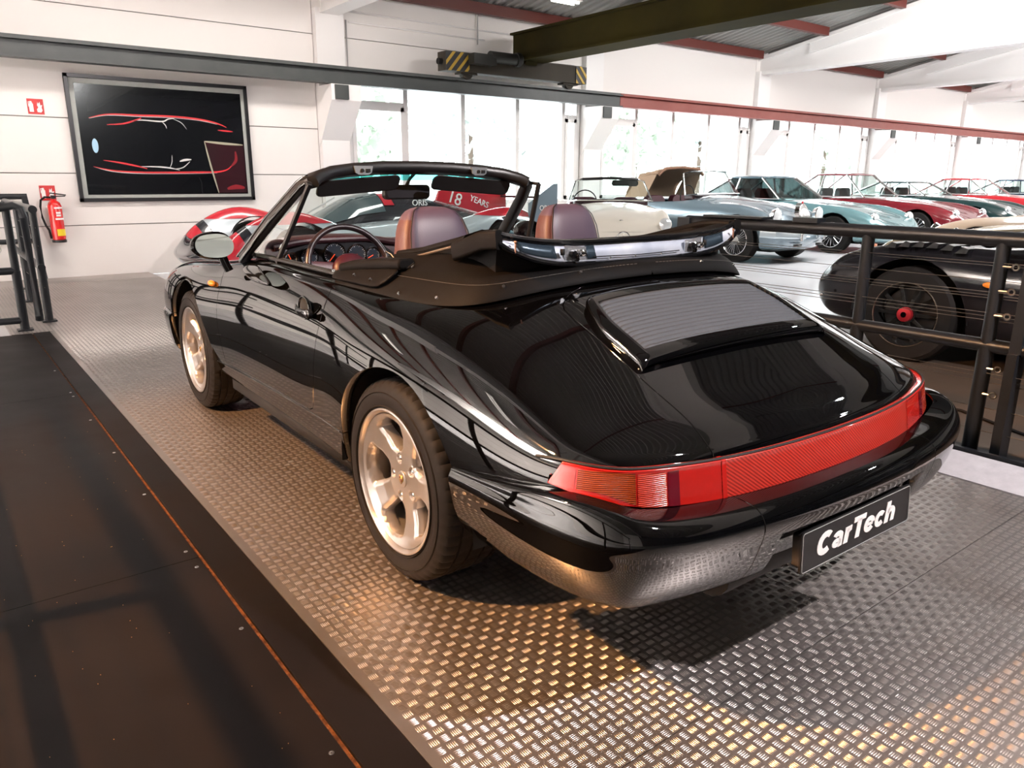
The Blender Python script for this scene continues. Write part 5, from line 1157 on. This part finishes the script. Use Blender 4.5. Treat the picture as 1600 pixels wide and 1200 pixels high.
# ================================================================ other cars
NB=np.array(NET)
def ip(tab,t): return np.interp(t,[a for a,_ in tab],[b for _,b in tab])
def generic_car(name,label,x,y,rz_,spec):
    T=empty(name,(x,y,-.03 if spec.get('low',True) else 0),rz_); tag(T,label,'car')
    L,Wd=spec['L'],spec['W']; P=NB.copy(); t=(3.13-P[:,:,1])/4.08
    y2=(.5-t)*L; zc0=np.where(np.arange(12)>=9,1.,0.)[None]
    crown0=np.interp(t,[0,.05,.12,.25,.35,.5,.62,.77,.85,.93,1],[.58,.66,.72,.79,.83,.868,.868,.81,.75,.66,.60]); cen0=np.interp(t,[0,.1,.25,.35,.5,.77,.85,.93,1],[.60,.67,.81,.865,.875,.92,.82,.72,.62])
    cr_=ip(spec['crown'],t); ce=ip(spec['centre'],t); wgt=np.array([0,0,0,0,0,0,0,0,.3,.8,1,1])[None]
    z=P[:,:,2]; up_=np.clip((z-.30)/.3,0,1)
    z2=z*(1-up_)+up_*z*((cr_/crown0)*(1-wgt)+(ce/cen0)*wgt)
    wm=ip(spec['width'],t)*Wd/1.66
    N_=np.stack([P[:,:,0]*wm,y2,z2-spec.get('drop',0)],2)
    s=evalnet(fitnet(N_,.6,1),72,44,flip=True); R=spec.get('R',.32); wy=spec['axles']
    for q in wy: s=clip(s,lambda P,q=q: np.where(P[:,0]<Wd*.28,1,np.hypot(P[:,1]-q,P[:,2]-R)-(R+.06)))
    s=clip(s,lambda P: P[:,2]-.19)
    g=spec.get('cab')
    if g and g.get('open'): 
        s=clip(s,lambda P: np.where(P[:,2]<.5,1,(np.abs(P[:,0]/(Wd*.40))**5+np.abs((P[:,1]-(g['yf']+g['yr'])/2)/((g['yf']-g['yr'])/2))**5)**.2-1))
    s=flange(s,.02,lambda p,n: np.array([-.03,0,0]) if p[0]>Wd*.3 else -n*.02)
    pm=spec['paint']; global LAST; LAST=joined(s,mirrored(s)); body=surf_obj('body',joined(s,mirrored(s)),pm,T)
    # dark underside keeps light out of the arches
    mb=MB(); mb.b2((-Wd*.3,-L*.42,.17),(Wd*.3,L*.42,.40 if not(g and g.get('open')) else .30)); mb.build('chassis',under,T,smooth=False)
    for q in wy:
        for sg in (1,-1):
            mb=MB(); mb.lathe([(0,R+.07),(sg*Wd*.18,R+.07)],(sg*Wd*.30,q,R),(1,0,0),k=20,t0=-.05,t1=PI+.05); mb.build('wheel_arch_liner',under,T)
            xo=sg*(Wd/2-.02); tw=.20
            mb=MB(); mb.lathe([(0,R*.66),(0,R*.93),(-sg*.02,R),(-sg*(tw-.02),R),(-sg*tw,R*.93),(-sg*tw,R*.6)],(xo,q,R),(1,0,0),k=36); mb.build('tyre',rubber,T)
            rm=spec.get('rim',rim_m); mb=MB(); mb.lathe([(-sg*.0,R*.68),(sg*.004,R*.66),(-sg*.03,R*.60),(-sg*.10,R*.58)],(xo,q,R),(1,0,0),k=36)
            ns=spec.get('spokes',10)
            for k in range(ns):
                an=2*PI*k/ns; d=Vector((0,math.cos(an),math.sin(an))); mb.sweep([Vector((xo-sg*.03,q,R))+d*.03,Vector((xo-sg*.035,q,R))+d*R*.62],rrect(spec.get('sw',.022),.012,.003,1),up=(1,0,0))
            mb.cyl((xo-sg*.07,q,R),(xo-sg*.015,q,R),R*.20,20)
            ro=mb.build('wheel_rim',rm,T)
            mb=MB(); mb.cyl((xo-sg*.12,q,R),(xo-sg*.09,q,R),R*.55,24); mb.build('brake_drum',mat('brake_dark',(.03,.03,.032),.5,metal=.6),T)
            if spec.get('nut'): mb=MB(); mb.lathe([(0,.055),(sg*.03,.05),(sg*.035,.02)],(xo-sg*.02,q,R),(1,0,0),k=18); mb.build('centre_lock_nut',spec['nut'],ro)
    if g:
        yf,yr,zb_,zr=g['yf'],g['yr'],g['zb'],g['zr']; wb_=Wd*.43; wr_=Wd*.33; gm=g.get('glass',darkglass)
        if not g.get('open'):
            rf,rr=g['rf'],g['rr']
            bot=[(-wb_,yf-.12),(-wb_*.6,yf),(wb_*.6,yf),(wb_,yf-.12),(wb_,yr+.15),(wb_*.55,yr),(-wb_*.55,yr),(-wb_,yr+.15)]
            top=[(-wr_,rf-.06),(-wr_*.6,rf),(wr_*.6,rf),(wr_,rf-.06),(wr_,rr+.12),(wr_*.55,rr),(-wr_*.55,rr),(-wr_,rr+.12)]
            V=[(a,b,zb_) for a,b in bot]+[(a,b,zr-.035) for a,b in top]
            for a,b,nm in ((0,3,'windscreen'),(3,4,'side_window'),(7,8,'side_window'),(4,7,'rear_window')):
                m2=MB()
                for i in range(a,b): j=(i+1)%8; m2.add([V[i],V[j],V[8+j],V[8+i]],[(0,1,2,3)])
                m2.build(nm,gm,T,smooth=False)
            rows=[]
            for v in np.linspace(0,1,9):
                r=[]
                for u in np.linspace(-1,1,13):
                    yy_=rf+(rr-rf)*v-.05*abs(u)**3*(1-2*v); r.append((u*wr_*(1.03),yy_,zr-.035+.045*math.sin(PI*min(1,max(0,v)))**.6*(1-abs(u)**2.5)+.004))
                rows.append(r)
            m2=MB(); m2.grid(rows); m2.build('roof',g.get('roof',pm),T,solid=.03)
            for i in (0,3,4,7): m2=MB(); m2.sweep([V[i],V[8+i]],rrect(.05,.035,.01,2),up=(0,1,0)); m2.build('pillar',g.get('pillar',pm),T)
            for sg in (1,-1):
                ym=(yf+yr)/2-.1; m2=MB(); m2.sweep([(sg*wb_,ym,zb_),(sg*wr_,ym+.02,zr-.04)],rrect(.035,.03,.006,2),up=(0,1,0)); m2.build('pillar',g.get('pillar',pm),T)
                m2=MB(); m2.tube([(sg*wb_,yf-.12,zb_),(sg*(wb_+.004),ym,zb_+.004),(sg*wb_,yr+.15,zb_)],.010,8); m2.build('waist_trim',chrome,T)
            m2=MB(); 
            for sg in (1,-1): m2.prism(rrect(.46,.55,.1,4),lambda a,b,h:(sg*.36+a,ym-.05+h,zb_-.1+b),-.06,.06)
            m2.build('seats',trimblk,T)
        else:
            m2=MB(); m2.add([(-wb_,yf,.45),(wb_,yf,.45),(wb_,yr,.45),(-wb_,yr,.45)],[(0,1,2,3)]); m2.build('cockpit_floor',burgd,T,smooth=False)
            for sg in (1,-1):
                m2=MB(); m2.prism(rrect(.46,.50,.12,5),lambda a,b,h:(sg*.33+a,yr+.28+h+b*-.15,.72+b),-.06,.06); m2.build('seat_back',g.get('seat',burg),T,bevel=.01)
            ws=[(-wb_*.98,yf-.20,zb_),(-wb_*.8,yf-.05,zb_+.02),(0,yf+.04,zb_+.03),(wb_*.8,yf-.05,zb_+.02),(wb_*.98,yf-.20,zb_)]; wt=[(-wb_*.80,yf-.36,zr-.03),(-wb_*.66,yf-.30,zr),(0,yf-.24,zr+.015),(wb_*.66,yf-.30,zr),(wb_*.80,yf-.36,zr-.03)]
            m2=MB(); m2.tube(ws+wt[::-1],.013,8,closed=True); m2.build('windscreen_frame',g.get('frame',chrome),T); m2=MB(); m2.grid([ws,wt]); m2.build('windscreen',carglass,T)
            m2=MB(); m2.tube([(.36+.18*math.cos(a),yf-.42,zb_-.02+.18*math.sin(a)) for a in np.linspace(0,2*PI,25)[:-1]],.009,6,closed=True,up=(0,1,0)); m2.build('steering_wheel',trimblk,T)
            m2=MB(); m2.box((0,yf-.2,zb_-.03),(wb_*1.7,.22,.10)); m2.build('dashboard',burgd,T,bevel=.03)
    for (hx,hy,hz,hr,tilt) in spec.get('lamps',[]):
        for sg in (1,-1):
            m2=MB(); m2.lathe([(-.06,hr*.9),(0,hr*1.08),(.012,hr*1.12),(.02,hr)],(sg*hx,hy,hz),(0,1,tilt),k=24); q=m2.build('headlamp_ring',chrome if not spec.get('bodyring') else pm,T)
            m2=MB(); m2.lathe([(.016,hr),(.03,hr*.8),(.045,hr*.4),(.05,0)],(sg*hx,hy,hz),(0,1,tilt),k=24); m2.build('headlamp',mat('bright_lamp_glass',(.85,.88,.9),.08,coat=1,metal=.4),T)
    if 'bumper' in spec:
        by,bz,bw,bh=spec['bumper']; m2=MB(); m2.sweep([(-bw,by-.28,bz),(-bw*.93,by-.08,bz),(-bw*.6,by,bz),(0,by+.03,bz),(bw*.6,by,bz),(bw*.93,by-.08,bz),(bw,by-.28,bz)],rrect(.05,bh,.02,4)); m2.build('front_bumper',spec.get('bumper_m',chrome),T)
    return T
silverblue=mat('blue_grey_paint',(.17,.23,.27),.25,coat=1,metal=.3); cream=mat('ivory_paint',(.70,.66,.58),.25,coat=1); teal=mat('pale_teal_paint',(.14,.27,.29),.25,coat=1,metal=.3)
maroon=mat('maroon_paint',(.16,.008,.015),.25,coat=1); redp=mat('red_paint',(.5,.02,.03),.25,coat=1); gold_=mat('gold_beige_paint',(.42,.33,.20),.28,coat=1,metal=.3); sand=mat('sand_paint',(.50,.38,.28),.3,coat=1)
navy=mat('navy_paint',(.02,.05,.09),.25,coat=1); green=mat('dark_green_paint',(.012,.04,.04),.25,coat=1); gtp=mat('slate_black_paint',(.010,.0095,.012),.14,spec=.45)
ROAD=dict(crown=[(0,.52),(.06,.70),(.16,.82),(.30,.84),(.42,.80),(.52,.80),(.66,.80),(.78,.84),(.9,.74),(1,.56)],centre=[(0,.56),(.08,.72),(.2,.85),(.36,.92),(.6,.90),(.8,.86),(.92,.72),(1,.58)],width=[(0,.94),(.2,1),(1,1)])
# ivory roadster facing the viewer
sp_=dict(ROAD,L=3.42,W=1.50,R=.31,axles=(1.08,-.95),paint=cream,cab=dict(open=True,yf=.48,yr=-.65,zb=.92,zr=1.24,frame=chrome,seat=burg),lamps=[(.575,1.56,.66,.08,.25)],rim=chrome,spokes=24,sw=.006,bodyring=True)
dv=Vector((.724,.707)).normalized()
o=generic_car('roadster','ivory open roadster with wide dark grille facing the viewer, below the windows',-1.8+dv.x*10.3+.6*1.71,-1.9+dv.y*10.3+.8*1.71,PI-math.atan2(.6,.8),sp_)
RT=o
mb=MB(); mb.prism(rrect(.90,.18,.08,6),lambda a,b,h:(a,1.63+h-abs(a)*.16,.47+b),-.05,.05); gq=mb.build('grille_opening',mat('grille_dark',(.01,.012,.016),.4),o)
mb=MB(); mb.tube([(.085*math.cos(t),1.695,.48+.085*math.sin(t)) for t in np.linspace(0,2*PI,33)[:-1]],.009,8,closed=True,up=(0,1,0)); 
for t in (PI/2,PI/2+2.094,PI/2+4.189): mb.tube([(0,1.695,.48),(.082*math.cos(t),1.695,.48+.082*math.sin(t))],.008,6,scale=lambda q:1-.6*q)
mb.build('star_emblem',chrome,gq)
mb=MB(); mb.sweep([(-.44,1.63,.48),(0,1.69,.48),(.44,1.63,.48)],rrect(.02,.03,.006,2)); mb.build('grille_bar',chrome,gq)
mb=MB(); mb.ell((0,1.42,.70),(.03,.03,.012),12,6); mb.build('bonnet_badge',chrome,o)
for sg in (-1,1):
    mb=MB(); mb.prism(rrect(.40,.09,.04,5),lambda a,b,h:(sg*.22+a,.20+h,1.185+b),-.008,.008)
    if sg<0: mb.build('sun_visor',trimblk,o,bevel=.004)
mb=MB(); mb.tube([(-.42,.18,1.24),(0,.25,1.258),(.42,.18,1.24)],.02,8); mb.build('screen_top_rail',trimblk,o)
# blue-grey drophead with tan hood raised at the back
XS=dict(ROAD,L=4.45,W=1.62,R=.335,axles=(1.42,-1.15),paint=silverblue,crown=[(0,.42),(.05,.62),(.12,.80),(.26,.88),(.38,.84),(.5,.84),(.66,.86),(.8,.86),(.92,.70),(1,.5)],centre=[(0,.55),(.07,.78),(.2,.93),(.38,1.0),(.6,.94),(.8,.88),(.93,.72),(1,.56)],
   cab=dict(open=True,yf=.50,yr=-.95,zb=.99,zr=1.37,frame=mat('polished_frame',(.55,.55,.55),.15,metal=1),seat=burg),lamps=[(.56,1.98,.72,.105,.05)],rim=chrome,spokes=30,sw=.005)
XK=generic_car('drophead_coupe','blue-grey classic drophead with oval chrome grille and tan hood half raised',8.93,6.85,PI,XS)
mb=MB(); mb.prism([(.15*math.cos(t)*(1-.12*math.sin(t)),.21*math.sin(t)) for t in np.linspace(0,2*PI,33)[:-1]],lambda a,b,h:(a,2.08+h-b*.3,.70+b),-.06,.015); gq=mb.build('grille_shell',chrome,XK)
for i in range(-5,6): 
    hh=.19*math.sqrt(max(.05,1-(i/5.6)**2)); mb=MB(); mb.tube([(i*.022,2.105+hh*.3,.70-hh),(i*.022,2.105-hh*.3,.70+hh)],.005,6); mb.build('grille_bar',chrome,gq)
mb=MB(); mb.ell((0,2.03,.91),(.022,.015,.022),12,8); mb.build('red_badge',redp,gq)
for sg in (1,-1):
    mb=MB(); mb.sweep([(sg*.17,2.24,.44),(sg*.45,2.20,.45),(sg*.70,2.08,.46),(sg*.80,1.88,.47)],rrect(.05,.13,.03,4)); mb.build('half_bumper',mat('pale_blue_bumper',(.50,.58,.62),.15,metal=.5,coat=1),XK)
    mb=MB(); mb.sweep([(sg*.30,2.26,.36),(sg*.30,2.27,.56)],rrect(.04,.05,.015,3),up=(0,1,0)); mb.build('overrider',chrome,XK)
    mb=MB(); mb.b2((sg*.30-.10,2.20,.27),(sg*.30+.10,2.22,.31)); mb.build('bumper_bracket',trimblk,XK)
    mb=MB(); mb.ell((sg*.42,2.13,.56),(.10,.02,.03),16,6); mb.build('air_slot',under,XK)
mb=MB(); rows=[]
for v in np.linspace(0,1,8):
    r=[]
    for u in np.linspace(-1,1,15): r.append((u*.66*(1-.12*v),-.78-.30*math.cos(v*PI/2)+.42*v*v,.93+.50*math.sin(v*PI/2)-.10*abs(u)**4*v))
    rows.append(r)
mb.grid(rows); mb.build('raised_tan_hood',mat('tan_canvas',(.30,.20,.13),.8),XK,solid=.02)
for sg in (1,-1):
    mb=MB(); mb.add([(sg*.66,-1.08,.93),(sg*.63,-.62,.95),(sg*.56,-.40,1.40),(sg*.60,-.80,1.33)],[(0,1,2,3)]); mb.build('hood_side',MATS['tan_canvas'],XK,smooth=False,solid=.015)
mb=MB(); mb.tube([(-.58,-.38,1.32),(-.45,-.37,1.42),(0,-.37,1.445),(.45,-.37,1.42),(.58,-.38,1.32)],.025,8); mb.build('hood_front_bow',mat('brown_binding',(.20,.10,.06),.7),XK)
def coupe(name,label,x,y,rz_,pm,L=4.5,W=1.66,zr=1.30,long=0,roof=None,glassm=None,**k):
    sp=dict(L=L,W=W,R=.32,axles=(L*.29,-L*.28),paint=pm,crown=[(0,.46),(.06,.62),(.16,.76),(.3,.84),(.5,.85),(.7,.86),(.85,.80),(1,.58)],centre=[(0,.50),(.08,.64),(.2,.78),(.38,.90),(.6,.92),(.8,.88),(.92,.76),(1,.60)],width=[(0,.94),(.2,1),(1,1)],
      cab=dict(yf=.30-long,yr=-L*.40,rf=-.28-long,rr=-1.15,zb=.90,zr=zr,roof=roof or pm,glass=glassm or carglass,pillar=chrome if pm is not gold_ else pm),lamps=[(W*.36,L*.435,.62,.085,.3)],bumper=(L*.49,.40,W*.46,.09),rim=chrome,spokes=16,sw=.01); sp.update(k); return generic_car(name,label,x,y,rz_,sp)
coupe('coupe','pale teal classic coupe with dark side glass parked right of the blue-grey drophead',11.6,6.7,PI,teal,L=4.55,zr=1.31,roof=mat('steel_blue_roof',(.05,.10,.13),.25,coat=1),glassm=darkglass)
coupe('coupe','maroon classic coupe with tall glasshouse and round chrome headlamp',14.5,6.7,PI,maroon,L=4.5,zr=1.38,rr=-1.0) if False else coupe('coupe','maroon classic coupe with tall glasshouse and round chrome headlamp',14.6,6.7,PI,maroon,L=4.6,zr=1.38)
coupe('coupe','dark green low coupe between the maroon coupe and the red car',17.7,6.9,PI,green,zr=1.22)
coupe('coupe','bright red coupe parked beyond the maroon one under the far windows',20.9,6.8,PI,redp,zr=1.30)
coupe('coupe','navy blue coupe at the far right end of the row',24.5,6.8,PI,navy,zr=1.28)
coupe('coupe','grey coupe furthest away in the row along the windows',28.5,6.8,PI,mat('mid_grey_paint',(.1,.1,.11),.3,coat=1),zr=1.28)
G1=coupe('coupe','gold-beige classic coupe behind the slate sports car beside the railing',6.5,.10,0,gold_,L=4.2,W=1.66,zr=1.30,lamps=[(.60,1.72,.66,.09,.5)],bumper_m=sand)
for sg in (1,-1):
    mb=MB(); mb.prism([(-.05,.08),(.05,.10),(.04,-.02),(-.02,-.12),(-.05,-.10)],lambda a,b,h:(sg*(.70-a*.6),1.93+h-abs(a)*.5,.53+b),-.02,.02); mb.build('indicator_lamp',mat('orange_lens',(.75,.12,.02),.2,coat=1,emis=(1,.2,.03),es=.2),G1,bevel=.006)
S1=coupe('cabriolet','sand-coloured cabriolet with black fabric roof behind the gold-beige coupe',9.4,.9,0,sand,L=4.3,zr=1.33,roof=mat('black_canvas',(.015,.015,.015),.8))
# slate sports car close behind the railing
GT=dict(L=4.45,W=1.92,R=.335,axles=(1.30,-1.18),paint=gtp,crown=[(0,.50),(.06,.66),(.14,.78),(.24,.83),(.34,.80),(.5,.82),(.62,.86),(.78,.90),(.9,.82),(1,.62)],centre=[(0,.48),(.08,.60),(.2,.72),(.34,.88),(.6,.92),(.8,.90),(.92,.78),(1,.60)],width=[(0,.95),(.2,1),(1,1)],
   cab=dict(yf=.75,yr=-1.5,rf=-.05,rr=-.75,zb=.86,zr=1.24,glass=darkglass,pillar=gtp),lamps=[(.70,1.86,.62,.11,.7)],bodyring=True,rim=mat('black_wheel',(.012,.012,.012),.2,coat=.5),spokes=10,sw=.028,nut=mat('anodised_red',(.45,.02,.03),.3,metal=.5))
GC=generic_car('sports_car','slate-black sports car with louvred front wing, close behind the right railing',4.52,-.72,0,GT)
for sg in (1,-1):
    mb=MB(); mb.tube([(sg*.945,1.30+.225*math.cos(a),.335+.225*math.sin(a)) for a in np.linspace(0,2*PI,49)[:-1]],.004,6,closed=True,up=(1,0,0)); mb.build('rim_edge_ring',mat('machined_edge',(.6,.5,.4),.25,metal=1),GC)  # thin reflective metal ring on the edge of the wheel rim
    for k in range(6):
        y0=1.52-.095*k; mb=MB(); mb.prism([(0,0),(.05,.045),(.085,.035),(.075,.0)],lambda a,b,h:(sg*.78+h,y0-a,.805+b*.9-(y0-1.3)**2*.35),-.13,.13); mb.build('wing_louvre',trimblk,GC,smooth=False)
    mb=MB(); mb.tube([(sg*.80,.80,.86),(sg*.66,.30,1.12),(sg*.62,.0,1.22)],.012,8); mb.build('screen_edge_trim',mat('pale_gutter',(.55,.53,.5),.3),GC)
    mb=MB(); mb.ell((sg*.93,1.95,.40),(.012,.018,.014),10,6); mb.build('parking_sensor',chrome,GC)
    mb=MB(); mb.ell((sg*1.02,.52,.93),(.10,.07,.065),20,10); mb.build('door_mirror',gtp,GC)
    mb=MB(); mb.ell((sg*.95,.78,.60),(.01,.05,.02),14,6); mb.build('side_marker',MATS['amber_lens'],GC)
# racing prototype behind the windscreen
silv=mat('race_silver_paint',(.55,.62,.66),.25,coat=1,metal=.3); rred=mat('race_red_paint',(.50,.02,.035),.25,coat=1); rblk=mat('race_black',(.02,.022,.028),.25,coat=1)
PRS=dict(L=4.8,W=1.80,R=.35,axles=(1.30,-1.55),paint=silv,crown=[(0,.36),(.07,.62),(.16,.86),(.25,.86),(.36,.66),(.52,.62),(.68,.74),(.80,.88),(.9,.82),(1,.62)],centre=[(0,.30),(.1,.42),(.25,.58),(.38,.70),(.55,.76),(.75,.66),(.9,.56),(1,.50)],width=[(0,1.04),(.2,1.02),(1,1.05)],rim=mat('pale_blue_rim',(.35,.55,.62),.25,metal=.5),spokes=12,sw=.02)
PX,PY=2.86,7.25
PRC=generic_car('racing_prototype','low silver and red racing car with lettering seen through the windscreen of the convertible',PX,PY,PI/2,PRS)
PRB=LAST
def over(name,fn,m,off=.006,side=0):
    q=clip(PRB,fn)
    if side: q=clip(q,lambda P:P[:,0]*side)
    return surf_obj(name,offset(q,off),m,PRC)
for sg in (1,-1):
    over('red_wing_stripe',lambda P: np.minimum(np.minimum(P[:,2]-.74,.78-abs(abs(P[:,0])-.2)),np.minimum(2.0-P[:,1],P[:,1]-.1)),rred,side=sg)
    over('red_rear_stripe',lambda P: np.minimum(np.minimum(P[:,2]-.76-.05*(P[:,1]+1.5),abs(P[:,0])-.5),np.minimum(-.8-P[:,1],P[:,1]+2.25)),rred,side=sg)
    over('black_side_skirt',lambda P: np.minimum(np.minimum(.36-P[:,2],abs(P[:,0])-.5),np.minimum(1.0-P[:,1],P[:,1]+1.15)),rblk,side=sg)
    over('red_nose_flash',lambda P: np.minimum(P[:,1]-1.9-.4*(P[:,2]-.4),np.minimum(abs(P[:,0])-.55,2.15-P[:,1])),rred,off=.008,side=sg)
over('black_nose',lambda P: P[:,1]-1.85+.5*(.6-P[:,2]),rblk)
mb=MB(); rows=[]
for v,(yy_,zz,ww_) in enumerate(((.95,.66,.30),(.70,.82,.36),(.35,1.00,.40),(.0,1.07,.40),(-.35,1.07,.36),(-.8,1.0,.28),(-1.3,.88,.18),(-1.7,.78,.08))):
    r=[]
    for a in np.linspace(0,PI,17): r.append((math.cos(a)*(ww_+.12*(1-math.sin(a))),yy_,.58+(zz-.58)*math.sin(a)**.7))
    rows.append(r)
mb.grid(rows); cn=mb.build('canopy',rblk,PRC)
mb=MB(); r2=[[(p[0]*1.015,p[1]+.01,p[2]+.008) for p in r] for r in rows[0:4]]; mb.grid([r[2:15] for r in r2]); mb.build('canopy_glass',mat('canopy_tint',(.06,.09,.10),.08,coat=1),cn)
mb=MB(); r3=[[(p[0]*1.03,p[1],p[2]+.006) for p in rows[3][3:14]],[(p[0]*1.03,p[1],p[2]+.006) for p in [(rows[3][k][0]*.6+rows[4][k][0]*.4,-.15,rows[4][k][2]) for k in range(3,14)]]]; mb.grid(r3); mb.build('red_roof_band',rred,cn)
mb=MB(); mb.prism([(-.9,.72),(-1.05,1.08),(-1.75,1.10),(-2.2,1.04),(-2.2,.72)],lambda a,b,h:(h,a,b),-.02,.02); fin=mb.build('engine_fin',rred,PRC,smooth=False)
whp=mat('lettering_white',(.85,.85,.85),.4)
def ptext(body,size,y,z,x,par,rot_=0,m=whp):   # readable from the camera side (local +x side faces the camera)
    M=Matrix.Translation((-x,y,z))@Matrix(((0,0,-1,0),(-1,0,0,0),(0,1,0,0),(0,0,0,1)))@Matrix.Rotation(rot_,4,'Z'); return text_obj('lettering',body,size,m,par,M,.004)
ptext('18',.24,-1.30,.97,.026,fin,-.35); ptext('YEARS',.12,-1.72,.92,.026,fin,-.35); ptext('ORIS',.13,1.75,.46,.93,PRC); ptext('ORIS',.11,-.55,.93,.335,cn)
mb=MB(); mb.b2((-.85,-2.40,.98),(.85,-2.10,1.01)); wg=mb.build('rear_wing',rblk,PRC,smooth=False)
for sg in (1,-1):
    mb=MB(); mb.prism([(-1.95,.62),(-1.95,.92),(-2.40,1.18),(-2.46,1.18),(-2.46,.62)],lambda a,b,h:(sg*.87+h,a,b),-.01,.01); e_=mb.build('wing_end_plate',mat('slate_blue_plate',(.16,.22,.27),.35),wg,smooth=False)
ptext('ORIS',.10,-2.24,.85,.885,wg)
mb=MB(); mb.sweep([(.2,.9,.75),(.1,.45,1.0)],rrect(.012,.02,.004,2),up=(0,0,1)); mb.build('wiper',mat('wiper_white',(.6,.6,.6),.4),PRC)
# lamps that light the car: real fittings at the light positions (above the frame)
for nm,p,lab in (('spotlight',ORANGE,'black spotlight above the walkway throwing warm light on the car'),('spotlight',HALLSPOT,'black spotlight hanging over the hall floor right of the railing'),('spotlight',NEUTRAL,'black ceiling spotlight behind the car throwing cool light')):
    t=empty(nm,(p[0],p[1],p[2]+.14)); tag(t,lab,'spotlight'); mb=MB(); mb.lathe([(0,.05),(.12,.06),(.13,.05),(.13,0)],(0,0,.0),(0,0,1),k=20); mb.build('lamp_can',trimblk,t); mb=MB(); mb.cyl((0,0,.12),(0,0,2.2 if p[2]>3.5 else 1.9),.012,8); mb.build('stem',trimblk,t)
# added brown sheet under the slate sports car, darkened for shade, with loose cable
mb=MB(); mb.b2((2.02,-6,-.0299),(7.6,1.85,-.0265)); o=mb.build('shaded_brown_floor',mat('brown_floor_in_shade',(.075,.055,.042),.35,noise=(3,.6,(.10,.078,.060),.05)),None,smooth=False); tag(o,'brown matt floor covering, darkened for shade, beneath the slate-black sports car right of the railing','floor covering')
mb=MB(); mb.tube([(2.9,.9,-.018),(2.75,.35,-.018),(2.55,.1,-.018),(2.62,-.25,-.018),(2.45,-.6,-.018),(2.3,-1.1,-.018),(2.35,-1.8,-.018)],.008,8); o=mb.build('floor_cable',rubber,None); tag(o,'black cable lying loose on the brown floor beyond the railing','cable')
